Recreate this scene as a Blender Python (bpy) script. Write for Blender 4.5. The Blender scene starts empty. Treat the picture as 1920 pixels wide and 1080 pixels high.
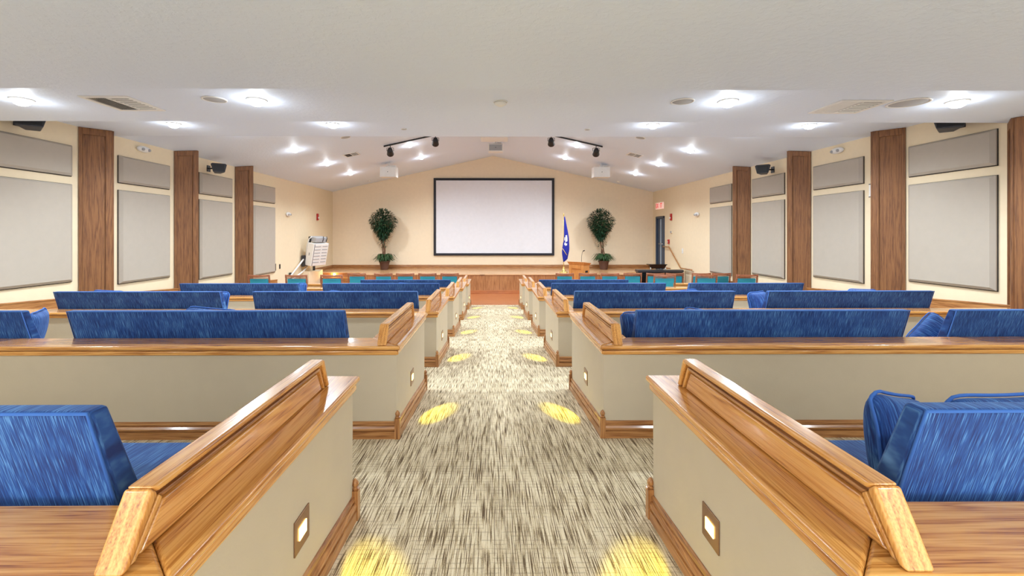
import bpy, bmesh, math, random
from mathutils import Vector, Matrix

R = random.Random(7)
sc = bpy.context.scene
C = sc.collection
PI = math.pi
H = 2.2            # eye height above the lowest floor; all "z" below given relative to the eye + H

# ------------------------------------------------------------------ camera, world, exposure
cam_d = bpy.data.cameras.new('camera')
cam_d.sensor_width = 36.0
cam_d.lens = 36.0 * 836.0 / 1920.0
cam_d.shift_x = (960 - 931.6) / 1920.0
cam_d.shift_y = -(540 - 437) / 1920.0
cam_d.clip_start = 0.05
cam_d.clip_end = 100
cam = bpy.data.objects.new('camera', cam_d)
cam.location = (0, 0, H)
cam.rotation_euler = (math.radians(90), 0, math.radians(-0.45))
C.objects.link(cam)
sc.camera = cam

world = bpy.data.worlds.new('world')
sc.world = world
world.use_nodes = True
world.node_tree.nodes['Background'].inputs['Color'].default_value = (0.9, 0.92, 1.0, 1)
world.node_tree.nodes['Background'].inputs['Strength'].default_value = 0.3

sc.view_settings.view_transform = 'Standard'
sc.view_settings.look = 'None'
sc.view_settings.gamma = 1
sc.view_settings.use_curve_mapping = False
sc.view_settings.exposure = 1.6

DOWN_W = 40.0
HALO_W = 1.0
FILL_W = 125.0   # total power of the fill panels added behind the viewer      # power of one ceiling downlight
STEP_W = 5.0       # power of one step light

# ------------------------------------------------------------------ room dimensions
XW = 6.9           # half width of the room
YF = 19.2          # stage back wall
YB = -5.0          # wall behind the camera
Z_SOFFIT, Z_ST1, Z_ST2 = H + 1.16, H + 1.464, H + 1.768
Y_E0, Y_E1, Y_E2 = 3.6, 5.87, 8.17
SLOPE = 0.224
def gable(x): return H + 1.773 + SLOPE * (XW - abs(x))
FLOOR_P = [(-5.0, .93), (.4, .915), (.96, .87), (2.24, .763), (3.25, .71), (4.58, .595), (5.53, .545), (6.86, .435), (7.81, .39),
           (9.14, .28), (10.09, .235), (11.42, .13), (12.37, .08), (13.7, -.04), (19.2, -.04)]
def F(y):
    for (a, za), (b, zb) in zip(FLOOR_P, FLOOR_P[1:]):
        if a <= y <= b:
            return za + (zb - za) * (y - a) / (b - a)
    return FLOOR_P[-1][1]
Z_LOW = -.04
Z_STAGE = H - 1.516

# ------------------------------------------------------------------ materials
def new_mat(name):
    m = bpy.data.materials.new(name)
    m.use_nodes = True
    nt = m.node_tree
    return m, nt, nt.nodes['Principled BSDF']
def s2l(c):
    return tuple((v / 12.92 if v <= .04045 else ((v + .055) / 1.055) ** 2.4) for v in [x / 255 for x in c]) + (1,)
def plain(name, rgb, rough=.5, metal=0, emit=None, estr=0, bump=0, bscale=60):
    m, nt, b = new_mat(name)
    b.inputs['Base Color'].default_value = s2l(rgb)
    b.inputs['Roughness'].default_value = rough
    b.inputs['Metallic'].default_value = metal
    tc = nt.nodes.new('ShaderNodeTexCoord')
    n = nt.nodes.new('ShaderNodeTexNoise')
    n.inputs['Scale'].default_value = 9
    nt.links.new(tc.outputs['Object'], n.inputs['Vector'])
    mx = nt.nodes.new('ShaderNodeMix'); mx.data_type = 'RGBA'
    c = s2l(rgb)
    mx.inputs['A'].default_value = tuple(v * .96 for v in c[:3]) + (1,)
    mx.inputs['B'].default_value = tuple(min(1, v * 1.04) for v in c[:3]) + (1,)
    nt.links.new(n.outputs['Fac'], mx.inputs['Factor'])
    nt.links.new(mx.outputs['Result'], b.inputs['Base Color'])
    if emit:
        b.inputs['Emission Color'].default_value = s2l(emit)
        b.inputs['Emission Strength'].default_value = estr
    if bump:
        n2 = nt.nodes.new('ShaderNodeTexNoise')
        n2.inputs['Scale'].default_value = bscale
        n2.inputs['Detail'].default_value = 4
        nt.links.new(tc.outputs['Object'], n2.inputs['Vector'])
        bp = nt.nodes.new('ShaderNodeBump')
        bp.inputs['Strength'].default_value = bump
        bp.inputs['Distance'].default_value = .01
        nt.links.new(n2.outputs['Fac'], bp.inputs['Height'])
        nt.links.new(bp.outputs['Normal'], b.inputs['Normal'])
    return m
def wood(name, dark, mid, light, axis, rough=.33, scale=1.0, ys=None, coat=.25):
    """oak: cathedral bands from a distorted noise stretched along the grain, plus fine pores"""
    m, nt, b = new_mat(name)
    N = nt.nodes.new; L = nt.links.new
    tc = N('ShaderNodeTexCoord'); oi = N('ShaderNodeObjectInfo')
    add = N('ShaderNodeVectorMath'); add.operation = 'ADD'
    sc_ = N('ShaderNodeVectorMath'); sc_.operation = 'SCALE'; sc_.inputs['Scale'].default_value = 37.0
    cmb = N('ShaderNodeCombineXYZ')
    for i in ('X', 'Y', 'Z'): L(oi.outputs['Random'], cmb.inputs[i])
    L(cmb.outputs[0], sc_.inputs[0])
    L(tc.outputs['Object'], add.inputs[0]); L(sc_.outputs[0], add.inputs[1])
    mp = N('ShaderNodeMapping')
    s = [10.0 * scale] * 3; s['XYZ'.index(axis)] = .4 * scale
    if ys: s[1] = ys
    mp.inputs['Scale'].default_value = s
    L(add.outputs[0], mp.inputs['Vector'])
    n1 = N('ShaderNodeTexNoise'); n1.inputs['Scale'].default_value = 1.0; n1.inputs['Detail'].default_value = 3; n1.inputs['Distortion'].default_value = .25
    L(mp.outputs[0], n1.inputs['Vector'])
    mul = N('ShaderNodeMath'); mul.operation = 'MULTIPLY'; mul.inputs[1].default_value = 22.0
    L(n1.outputs['Fac'], mul.inputs[0])
    fr = N('ShaderNodeMath'); fr.operation = 'PINGPONG'; fr.inputs[1].default_value = 1.0
    L(mul.outputs[0], fr.inputs[0])
    mp2 = N('ShaderNodeMapping')
    s2 = [260.0] * 3; s2['XYZ'.index(axis)] = 7.0
    mp2.inputs['Scale'].default_value = s2
    L(add.outputs[0], mp2.inputs['Vector'])
    n2 = N('ShaderNodeTexNoise'); n2.inputs['Scale'].default_value = 1.0; n2.inputs['Detail'].default_value = 2
    L(mp2.outputs[0], n2.inputs['Vector'])
    mixf = N('ShaderNodeMath'); mixf.operation = 'MULTIPLY_ADD'; mixf.inputs[1].default_value = .32
    sub = N('ShaderNodeMath'); sub.operation = 'MULTIPLY'; sub.inputs[1].default_value = .85
    L(n2.outputs['Fac'], sub.inputs[0])
    L(fr.outputs[0], mixf.inputs[0]); L(sub.outputs[0], mixf.inputs[2])
    cr = N('ShaderNodeValToRGB')
    e = cr.color_ramp.elements
    e[0].position = .28; e[0].color = s2l(dark)
    e[1].position = .75; e[1].color = s2l(light)
    k = e.new(.48); k.color = s2l(mid)
    L(mixf.outputs[0], cr.inputs['Fac'])
    L(cr.outputs['Color'], b.inputs['Base Color'])
    b.inputs['Roughness'].default_value = rough
    b.inputs['Coat Weight'].default_value = coat
    b.inputs['Coat Roughness'].default_value = .1
    bp = N('ShaderNodeBump'); bp.inputs['Strength'].default_value = .12; bp.inputs['Distance'].default_value = .003
    L(n2.outputs['Fac'], bp.inputs['Height']); L(bp.outputs['Normal'], b.inputs['Normal'])
    return m
OAK = dict(dark=(142, 82, 30), mid=(196, 132, 62), light=(222, 164, 90))
oak = {a: wood('oak_' + a, axis=a, rough=.24, coat=.6, **OAK) for a in 'XYZ'}
BASE = dict(dark=(106, 62, 30), mid=(154, 100, 54), light=(184, 132, 80))
oak_end = wood('oak_end', axis='Z', ys=1.2, **OAK)
base_oak = {a: wood('base_oak_' + a, axis=a, **BASE) for a in 'XYZ'}
COLW = dict(dark=(76, 44, 22), mid=(118, 74, 40), light=(140, 94, 54))
col_oak = wood('column_oak', axis='Z', rough=.55, scale=.8, coat=0, **COLW)
stage_oak = wood('stage_oak', (112, 64, 34), (158, 104, 62), (186, 132, 84), 'Z', rough=.4, scale=.7)
stage_top = wood('stage_top_oak', (150, 100, 62), (196, 148, 102), (214, 170, 124), 'X', rough=.25, scale=.8)
floor_oak = wood('floor_oak', (120, 62, 34), (168, 100, 58), (190, 120, 74), 'X', rough=.3, scale=.8)
chair_wood = wood('chair_wood', (100, 52, 30), (150, 90, 62), (178, 116, 86), 'X', rough=.3)
lect_wood = wood('lectern_wood', (150, 88, 36), (196, 128, 62), (214, 148, 80), 'Z', rough=.35)

wall_paint = plain('cream_wall_paint', (232, 214, 182), .75, bump=.08, bscale=90)
back_paint = plain('tan_stage_wall_paint', (236, 217, 188), .75, bump=.08, bscale=90)
taupe = plain('taupe_paint', (192, 178, 154), .6, bump=.05, bscale=80)
panel_fab = plain('panel_fabric', (178, 168, 155), .95, bump=.3, bscale=400)
white_pl = plain('white_plastic', (232, 230, 226), .4)
grey_pl = plain('grey_plastic', (170, 170, 172), .5)
dark_slot = plain('dark_slot', (40, 36, 34), .8)
black = plain('black_plastic', (20, 20, 23), .4)
charcoal = plain('charcoal_plastic', (48, 48, 54), .35)
gloss_black = plain('gloss_black', (14, 14, 16), .15)
bronze = plain('bronze_metal', (158, 124, 96), .35, .8)
chrome = plain('chrome', (190, 192, 196), .2, 1)
gold = plain('gold_metal', (226, 200, 120), .3, .8)
red_pl = plain('red_plastic', (178, 30, 28), .45)
slate = plain('slate_door_paint', (58, 72, 92), .45)
slate_l = plain('pale_glass_strip', (160, 178, 196), .3)
teal = plain('teal_vinyl', (44, 150, 172), .55, bump=.15, bscale=200)
screen_m = plain('screen_fabric', (226, 226, 232), .9)
frame_blk = plain('screen_frame_black', (24, 22, 32), .6)
leaf_m = plain('leaf_green', (36, 66, 40), .5)
leaf_m2 = plain('fern_green', (52, 82, 46), .5)
bark = plain('bark', (120, 88, 66), .85, bump=.4, bscale=40)
pot_m = plain('brown_pot', (98, 66, 52), .6, bump=.2, bscale=30)
soil = plain('soil', (50, 38, 28), .95)
flag_blue = plain('flag_blue', (22, 34, 150), .8)
flag_white = plain('flag_white', (225, 225, 220), .8)
lamp_on = plain('lit_lens', (255, 255, 255), .5, emit=(255, 250, 242), estr=3.0)
step_on = plain('lit_step_lens', (255, 236, 190), .5, emit=(255, 205, 110), estr=3.2)
exit_glow = plain('exit_face', (250, 236, 228), .5, emit=(255, 190, 180), estr=.12)
exit_red = plain('exit_letters', (205, 40, 36), .5, emit=(255, 30, 24), estr=.15)
stage_black = plain('backstage_dark', (30, 32, 40), .8)

def ceiling_mat():
    m, nt, b = new_mat('knockdown_ceiling')
    N = nt.nodes.new; L = nt.links.new
    b.inputs['Base Color'].default_value = s2l((224, 234, 251)); b.inputs['Roughness'].default_value = .55
    tc = N('ShaderNodeTexCoord')
    n = N('ShaderNodeTexNoise'); n.inputs['Scale'].default_value = 20; n.inputs['Detail'].default_value = 5; n.inputs['Roughness'].default_value = .6
    L(tc.outputs['Object'], n.inputs['Vector'])
    cr = N('ShaderNodeValToRGB'); cr.color_ramp.elements[0].position = .47; cr.color_ramp.elements[1].position = .55
    L(n.outputs['Fac'], cr.inputs['Fac'])
    bp = N('ShaderNodeBump'); bp.inputs['Strength'].default_value = .2; bp.inputs['Distance'].default_value = .006
    L(cr.outputs['Color'], bp.inputs['Height']); L(bp.outputs['Normal'], b.inputs['Normal'])
    return m
ceil_m = ceiling_mat()

def carpet_mat():
    m, nt, b = new_mat('striped_carpet')
    N = nt.nodes.new; L = nt.links.new
    tc = N('ShaderNodeTexCoord')
    def noise(scale, detail=2):
        mp = N('ShaderNodeMapping'); mp.inputs['Scale'].default_value = scale
        L(tc.outputs['Object'], mp.inputs['Vector'])
        n = N('ShaderNodeTexNoise'); n.inputs['Scale'].default_value = 1; n.inputs['Detail'].default_value = detail
        L(mp.outputs[0], n.inputs['Vector'])
        return n.outputs['Fac']
    streak = noise((250, 5, 5), 2)
    coarse = noise((9, 2.2, 2), 2)
    fine = noise((260, 160, 200), 1)
    a = N('ShaderNodeMath'); a.operation = 'MULTIPLY_ADD'; a.inputs[1].default_value = .12
    L(coarse, a.inputs[0]); L(streak, a.inputs[2])
    a2 = N('ShaderNodeMath'); a2.operation = 'MULTIPLY_ADD'; a2.inputs[1].default_value = .12
    L(fine, a2.inputs[0]); L(a.outputs[0], a2.inputs[2])
    cr = N('ShaderNodeValToRGB'); e = cr.color_ramp.elements
    e[0].position = .51; e[0].color = s2l((96, 76, 52))
    e[1].position = .675; e[1].color = s2l((226, 212, 182))
    k = e.new(.588); k.color = s2l((194, 174, 136))
    L(a2.outputs[0], cr.inputs['Fac'])
    # cross threads
    sep = N('ShaderNodeSeparateXYZ'); L(tc.outputs['Object'], sep.inputs[0])
    w = N('ShaderNodeMath'); w.operation = 'MULTIPLY'; w.inputs[1].default_value = 62
    L(sep.outputs['Y'], w.inputs[0])
    pp = N('ShaderNodeMath'); pp.operation = 'PINGPONG'; pp.inputs[1].default_value = 1
    L(w.outputs[0], pp.inputs[0])
    lt = N('ShaderNodeMath'); lt.operation = 'LESS_THAN'; lt.inputs[1].default_value = .28
    L(pp.outputs[0], lt.inputs[0])
    n4 = noise((14, 60, 10), 1)
    gt = N('ShaderNodeMath'); gt.operation = 'GREATER_THAN'; gt.inputs[1].default_value = .5
    L(n4, gt.inputs[0])
    mm = N('ShaderNodeMath'); mm.operation = 'MULTIPLY'; L(lt.outputs[0], mm.inputs[0]); L(gt.outputs[0], mm.inputs[1])
    m2 = N('ShaderNodeMath'); m2.operation = 'MULTIPLY'; m2.inputs[1].default_value = .3; L(mm.outputs[0], m2.inputs[0])
    mx = N('ShaderNodeMix'); mx.data_type = 'RGBA'; mx.inputs['B'].default_value = s2l((120, 100, 76))
    L(m2.outputs[0], mx.inputs['Factor']); L(cr.outputs['Color'], mx.inputs['A'])
    L(mx.outputs['Result'], b.inputs['Base Color'])
    b.inputs['Roughness'].default_value = .95
    bp = N('ShaderNodeBump'); bp.inputs['Strength'].default_value = .5; bp.inputs['Distance'].default_value = .004
    L(a2.outputs[0], bp.inputs['Height']); L(bp.outputs['Normal'], b.inputs['Normal'])
    return m
carpet = carpet_mat()

def fabric_mat(name, dark, mid, light, scale=(320, 6, 13)):
    m, nt, b = new_mat(name)
    N = nt.nodes.new; L = nt.links.new
    tc = N('ShaderNodeTexCoord'); oi = N('ShaderNodeObjectInfo')
    add = N('ShaderNodeVectorMath'); add.operation = 'ADD'
    cmb = N('ShaderNodeCombineXYZ'); mu = N('ShaderNodeMath'); mu.operation = 'MULTIPLY'; mu.inputs[1].default_value = 20
    L(oi.outputs['Random'], mu.inputs[0]); L(mu.outputs[0], cmb.inputs['X'])
    L(tc.outputs['Object'], add.inputs[0]); L(cmb.outputs[0], add.inputs[1])
    mp = N('ShaderNodeMapping'); mp.inputs['Scale'].default_value = scale
    L(add.outputs[0], mp.inputs['Vector'])
    n = N('ShaderNodeTexNoise'); n.inputs['Scale'].default_value = 1; n.inputs['Detail'].default_value = 3
    L(mp.outputs[0], n.inputs['Vector'])
    n2 = N('ShaderNodeTexNoise'); n2.inputs['Scale'].default_value = 5; n2.inputs['Detail'].default_value = 3
    L(add.outputs[0], n2.inputs['Vector'])
    a = N('ShaderNodeMath'); a.operation = 'MULTIPLY_ADD'; a.inputs[1].default_value = .3
    L(n2.outputs['Fac'], a.inputs[0]); L(n.outputs['Fac'], a.inputs[2])
    cr = N('ShaderNodeValToRGB'); e = cr.color_ramp.elements
    e[0].position = .5; e[0].color = s2l(dark)
    e[1].position = .88; e[1].color = s2l(light)
    k = e.new(.68); k.color = s2l(mid)
    L(a.outputs[0], cr.inputs['Fac']); L(cr.outputs['Color'], b.inputs['Base Color'])
    b.inputs['Roughness'].default_value = .85
    b.inputs['Sheen Weight'].default_value = .25
    b.inputs['Sheen Roughness'].default_value = .4
    b.inputs['Sheen Tint'].default_value = s2l((150, 190, 240))
    bp = N('ShaderNodeBump'); bp.inputs['Strength'].default_value = .35; bp.inputs['Distance'].default_value = .002
    L(n.outputs['Fac'], bp.inputs['Height']); L(bp.outputs['Normal'], b.inputs['Normal'])
    return m
blue = fabric_mat('blue_chenille', (12, 40, 100), (27, 74, 142), (92, 144, 200))
piping = plain('blue_piping', (52, 100, 176), .8)

# ------------------------------------------------------------------ mesh helpers
def add_box(bm, x0, x1, y0, y1, z0, z1):
    if x0 > x1: x0, x1 = x1, x0
    if y0 > y1: y0, y1 = y1, y0
    vs = [bm.verts.new(p) for p in ((x0, y0, z0), (x1, y0, z0), (x1, y1, z0), (x0, y1, z0), (x0, y0, z1), (x1, y0, z1), (x1, y1, z1), (x0, y1, z1))]
    for f in ((0, 3, 2, 1), (4, 5, 6, 7), (0, 1, 5, 4), (1, 2, 6, 5), (2, 3, 7, 6), (3, 0, 4, 7)):
        bm.faces.new([vs[i] for i in f])
    return vs
def add_prism(bm, pts, vec):
    """closed polygon pts (3-D) extruded by vec"""
    v = Vector(vec)
    a = [bm.verts.new(p) for p in pts]
    b = [bm.verts.new(Vector(p) + v) for p in pts]
    n = len(a)
    bm.faces.new(a); bm.faces.new(list(reversed(b)))
    for i in range(n):
        bm.faces.new((a[i], b[i], b[(i + 1) % n], a[(i + 1) % n]))
def add_tube(bm, pts, r, seg=10, closed=False, cap=True):
    pts = [Vector(p) for p in pts]
    rs = r if isinstance(r, (list, tuple)) else [r] * len(pts)
    rings = []
    up0 = None
    for i, p in enumerate(pts):
        if closed:
            d = (pts[(i + 1) % len(pts)] - pts[i - 1]).normalized()
        else:
            d = (pts[min(i + 1, len(pts) - 1)] - pts[max(i - 1, 0)]).normalized()
        if up0 is None:
            up0 = Vector((0, 0, 1)) if abs(d.z) < .9 else Vector((1, 0, 0))
        u = (up0 - d * up0.dot(d))
        if u.length < 1e-4: u = d.orthogonal()
        u.normalize(); up0 = u
        w = d.cross(u)
        rings.append([bm.verts.new(p + (u * math.cos(2 * PI * k / seg) + w * math.sin(2 * PI * k / seg)) * rs[i]) for k in range(seg)])
    n = len(rings)
    for i in range(n if closed else n - 1):
        a, b = rings[i], rings[(i + 1) % n]
        for k in range(seg):
            bm.faces.new((a[k], a[(k + 1) % seg], b[(k + 1) % seg], b[k]))
    if cap and not closed:
        bm.faces.new(list(reversed(rings[0]))); bm.faces.new(rings[-1])
def add_lathe(bm, prof, cx=0, cy=0, seg=20, z0=0):
    rings = []
    for r, z in prof:
        rings.append([bm.verts.new((cx + max(r, 1e-4) * math.cos(2 * PI * k / seg), cy + max(r, 1e-4) * math.sin(2 * PI * k / seg), z0 + z)) for k in range(seg)])
    for a, b in zip(rings, rings[1:]):
        for k in range(seg):
            bm.faces.new((a[k], a[(k + 1) % seg], b[(k + 1) % seg], b[k]))
    bm.faces.new(list(reversed(rings[0]))); bm.faces.new(rings[-1])
def add_sweep(bm, path, outdir, prof):
    """vertical-plane moulding: prof = [(out, up)], path = 3-D points, outdir = unit xy vector"""
    o = Vector(outdir)
    rings = [[bm.verts.new(Vector(p) + o * a + Vector((0, 0, b))) for a, b in prof] for p in path]
    n = len(prof)
    for a, b in zip(rings, rings[1:]):
        for k in range(n):
            bm.faces.new((a[k], a[(k + 1) % n], b[(k + 1) % n], b[k]))
    bm.faces.new(list(reversed(rings[0]))); bm.faces.new(rings[-1])
def add_gridbox(bm, x0, x1, y0, y1, z0, z1):
    return add_box(bm, x0, x1, y0, y1, z0, z1)

def obj(name, bm, mat, parent=None, smooth=False, bevel=0, seg=2, world=True, subsurf=0):
    if parent is not None and world:
        off = Vector(parent.get('_o', (0, 0, 0)))
        bmesh.ops.translate(bm, verts=bm.verts, vec=-off)
    bmesh.ops.recalc_face_normals(bm, faces=bm.faces)
    me = bpy.data.meshes.new(name)
    bm.to_mesh(me); bm.free()
    me.materials.append(mat)
    if smooth:
        for p in me.polygons: p.use_smooth = True
    o = bpy.data.objects.new(name, me)
    C.objects.link(o)
    if parent is not None:
        o.parent = parent
    if bevel:
        b = o.modifiers.new('bevel', 'BEVEL'); b.width = bevel; b.segments = seg; b.limit_method = 'ANGLE'; b.angle_limit = math.radians(35)
        b.harden_normals = False
        for p in me.polygons: p.use_smooth = True
        w = o.modifiers.new('wn', 'WEIGHTED_NORMAL'); w.keep_sharp = False
    if subsurf:
        s = o.modifiers.new('sub', 'SUBSURF'); s.levels = subsurf; s.render_levels = subsurf
    return o
def thing(name, label, cat, loc=(0, 0, 0), rotz=0, group=None):
    o = bpy.data.objects.new(name, None); C.objects.link(o)
    o.empty_display_size = .1
    o.location = loc; o.rotation_euler = (0, 0, rotz); o['label'] = label; o['category'] = cat
    o['_o'] = tuple(loc)
    if group: o['group'] = group
    return o
def sub(child, parent):
    """make child a sub-part of a part that shares its thing's frame"""
    child.parent = parent
    return child
def dup(root, loc, rot, label, group=None):
    r = root.copy(); C.objects.link(r); r.location = loc
    r.rotation_euler = rot if isinstance(rot, (tuple, list)) else (0, 0, rot)
    r['label'] = label
    if group: r['group'] = group
    for ch in list(root.children):
        c = ch.copy(); C.objects.link(c); c.parent = r
        for g in list(ch.children):
            d = g.copy(); C.objects.link(d); d.parent = c
    return r
def struct(name, bm, mat, **k):
    o = obj(name, bm, mat, **k); o['kind'] = 'structure'; return o
def B(): return bmesh.new()
def quad(bm, *pts): bm.faces.new([bm.verts.new(p) for p in pts])
def face_solid(bm, pts, vec): add_prism(bm, pts, vec)

# ------------------------------------------------------------------ room shell
bm = B()
pts = [(y, z) for y, z in FLOOR_P if y <= 13.85] + [(13.9, -.04)]
for (a, za), (b_, zb) in zip(pts, pts[1:]):
    add_prism(bm, [(-XW, a, za), (-XW, b_, zb), (-XW, b_, zb - .15), (-XW, a, za - .15)], (2 * XW, 0, 0))
bmesh.ops.remove_doubles(bm, verts=bm.verts, dist=1e-5)
struct('floor', bm, carpet)
bm = B(); add_box(bm, -XW, XW, 13.9, YF + .1, Z_LOW - .15, Z_LOW)
struct('floor_wood', bm, floor_oak)

TOPZ = gable(0) + .4
for s, nm in ((-1, 'left'), (1, 'right')):
    bm = B()
    if s == -1:
        add_box(bm, -XW - .2, -XW, YB, YF + .2, -.3, TOPZ)
    else:                                   # opening for the stage door
        add_box(bm, XW, XW + .2, YB, 17.9, -.3, TOPZ)
        add_box(bm, XW, XW + .2, 18.86, YF + .2, -.3, TOPZ)
        add_box(bm, XW, XW + .2, 17.9, 18.86, -.3, Z_STAGE)
        add_box(bm, XW, XW + .2, 17.9, 18.86, H + .7, TOPZ)
    struct('wall_' + nm, bm, wall_paint)
bm = B(); add_box(bm, -XW, XW, YF, YF + .2, -.3, TOPZ); struct('wall_back', bm, back_paint)
bm = B(); add_box(bm, -XW, XW, YB - .2, YB, -.3, TOPZ); struct('wall_front', bm, wall_paint)
for k, wx in enumerate((-4.6, 0, 4.6)):      # window frames and area lights added behind the viewer to lift the foreground
    bm = B()
    for a in ((wx - 1.9, wx + 1.9, 1.25, 1.33), (wx - 1.9, wx + 1.9, 3.12, 3.2), (wx - 1.9, wx - 1.82, 1.33, 3.12), (wx + 1.82, wx + 1.9, 1.33, 3.12), (wx - .03, wx + .03, 1.33, 3.12)):
        add_box(bm, a[0], a[1], YB + .002, YB + .05, a[2], a[3])
    struct('window_%d' % (k + 1), bm, white_pl)
    l = bpy.data.lights.new('window_daylight', 'AREA'); l.shape = 'RECTANGLE'; l.size = 3.6; l.size_y = 1.75; l.energy = FILL_W / 3; l.color = (.9, .95, 1)
    lo = bpy.data.objects.new('window_daylight', l); C.objects.link(lo); lo.location = (wx, YB + .06, 2.22); lo.rotation_euler = (PI / 2, 0, 0)
bm = B()
add_box(bm, -XW, XW, YB, Y_E0, Z_SOFFIT, Z_SOFFIT + .5)
add_box(bm, -XW, XW, Y_E0, Y_E1, Z_ST1, Z_ST1 + .4)
# strip 2 closes the open end of the gable
add_prism(bm, [(-XW, Y_E1, Z_ST2), (XW, Y_E1, Z_ST2), (XW, Y_E1, Z_ST2 + .3), (0, Y_E1, gable(0) + .3), (-XW, Y_E1, Z_ST2 + .3)], (0, Y_E2 - Y_E1, 0))
for s in (-1, 1):
    add_prism(bm, [(0, Y_E2, gable(0)), (s * XW, Y_E2, gable(XW)), (s * XW, Y_E2, gable(XW) + .3), (0, Y_E2, gable(0) + .3)], (0, YF - Y_E2, 0))
struct('ceiling', bm, ceil_m)

# stage
bm = B()
ST_Y, ST_YS, ST_X = 16.45, 17.3, 5.0
outline = [(-XW + .002, YF - .002), (-XW + .002, ST_YS), (-ST_X, ST_YS), (-ST_X, ST_Y), (ST_X, ST_Y), (ST_X, ST_YS), (XW - .002, ST_YS), (XW - .002, YF - .002)]
add_prism(bm, [(x, y, Z_LOW) for x, y in outline], (0, 0, Z_STAGE - .04 - Z_LOW))
stg = thing('stage', 'raised wooden stage platform across the far end below the screen', 'stage', (0, 17.5, Z_LOW))
obj('stage_front', bm, stage_oak, stg)
bm = B()
o2 = [(-XW + .002, YF - .002), (-XW + .002, ST_YS - .03), (-ST_X - .03, ST_YS - .03), (-ST_X - .03, ST_Y - .03), (ST_X + .03, ST_Y - .03), (ST_X + .03, ST_YS - .03), (XW - .002, ST_YS - .03), (XW - .002, YF - .002)]
add_prism(bm, [(x, y, Z_STAGE - .04) for x, y in o2], (0, 0, .04))
obj('stage_deck', bm, stage_top, stg, bevel=.008)
bm = B(); add_box(bm, -ST_X, ST_X, ST_Y - .02, ST_Y, Z_LOW, Z_LOW + .13); obj('kick_board', bm, floor_oak, stg, bevel=.005)
bm = B(); add_box(bm, -.5, -.32, ST_Y - .036, ST_Y - .03, Z_STAGE - .03, Z_STAGE - .018); obj('cable_slot', bm, dark_slot, stg)
for s, side in ((-1, 'left'), (1, 'right')):
    t = thing('stage_steps', 'wooden steps up to the stage beside the %s wall' % side, 'steps', (s * 5.9, 16.8, Z_LOW))
    for i in range(3):
        z1 = Z_LOW + .18 * (i + 1); y0 = 16.25 + .35 * i
        bm = B(); add_box(bm, s * 5.04, s * 6.55, y0 + .02, ST_YS - .002, z1 - .18, z1 - .03); obj('riser', bm, base_oak['X'], t)
        bm = B(); add_box(bm, s * 5.04, s * 6.55, y0, ST_YS - .002, z1 - .03, z1); obj('tread', bm, oak['X'], t, bevel=.006)
    bm = B(); add_prism(bm, [(s * 6.58, 15.95, Z_LOW), (s * 6.58, 17.25, Z_LOW), (s * 6.58, 17.25, H - 1.4), (s * 6.58, 16.9, H - 1.45), (s * 6.58, 15.95, H - 1.36)], (s * .3, 0, 0))
    struct('trim_1' if s < 0 else 'trim_2', bm, wall_paint)
# baseboards
BB = [(0, 0), (.024, 0), (.024, .05), (.009, .053), (.009, .058), (.022, .062), (.024, .075), (.016, .09), (.006, .093), (.006, .099), (.014, .102), (.012, .118), (.004, .122), (0, .122)]
BB2 = [(a, b * 1.25) for a, b in BB]
bm = B(); add_sweep(bm, [(-XW, YF, Z_STAGE), (XW, YF, Z_STAGE)], (0, -1, 0), BB2); struct('baseboard_back', bm, base_oak['X'])
bm = B(); add_sweep(bm, [(-XW, ST_YS, Z_STAGE), (-XW, YF, Z_STAGE)], (1, 0, 0), BB2); struct('baseboard_left', bm, base_oak['Y'])
bm = B(); add_sweep(bm, [(XW, ST_YS, Z_STAGE), (XW, 17.85, Z_STAGE)], (-1, 0, 0), BB2); struct('baseboard_right', bm, base_oak['Y'])

# sloping wainscot along the side walls
def led(y): return H - .977 - .062 * (y - 6.235)
for s, n in ((-1, 3), (1, 4)):
    bm = B()
    y0, y1 = 3.7, 14.2
    ys = [y0] + [y for y, z in FLOOR_P if y0 < y < y1] + [y1]
    add_prism(bm, [(s * XW, y, F(y)) for y in ys] + [(s * XW, y, led(y) - .02) for y in reversed(ys)], (-s * .03, 0, 0))
    add_sweep(bm, [(s * (XW - .03), y0, led(y0) - .22), (s * (XW - .03), y1, led(y1) - .22)], (-s, 0, 0), [(0, 0), (.03, 0), (.05, .02), (.05, .05), (.02, .07), (.02, .19), (.03, .2), (.03, .22), (0, .22)])
    struct('trim_%d' % n, bm, base_oak['Y'], bevel=.004)

# ------------------------------------------------------------------ door, exit sign, rails on the side walls
bm = B()
y0, y1, zt = 17.93, 18.83, H + .68
for a, b_ in ((y0, y0 + .07), (y1 - .07, y1)): add_box(bm, XW - .03, XW + .12, a, b_, Z_STAGE, zt)
add_box(bm, XW - .03, XW + .12, y0, y1, zt - .07, zt)
d = struct('door_1', bm, slate, bevel=.004)
bm = B(); add_box(bm, XW + .03, XW + .08, y0 + .07, y1 - .07, Z_STAGE + .01, zt - .07); lf = obj('door_leaf', bm, slate, d)
bm = B(); add_box(bm, XW + .015, XW + .031, y0 + .40, y0 + .5, Z_STAGE + .03, zt - .1); obj('door_strip', bm, slate_l, d)
bm = B(); add_tube(bm, [(XW + .03, y0 + .12, H - .44), (XW - .05, y0 + .12, H - .44), (XW - .05, y0 + .5, H - .44), (XW + .02, y0 + .5, H - .44)], .018); obj('door_handle', bm, chrome, d, smooth=True)
bm = B(); add_box(bm, XW + .1, XW + .19, y0, y1, Z_STAGE, zt); obj('door_back', bm, stage_black, d)

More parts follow.
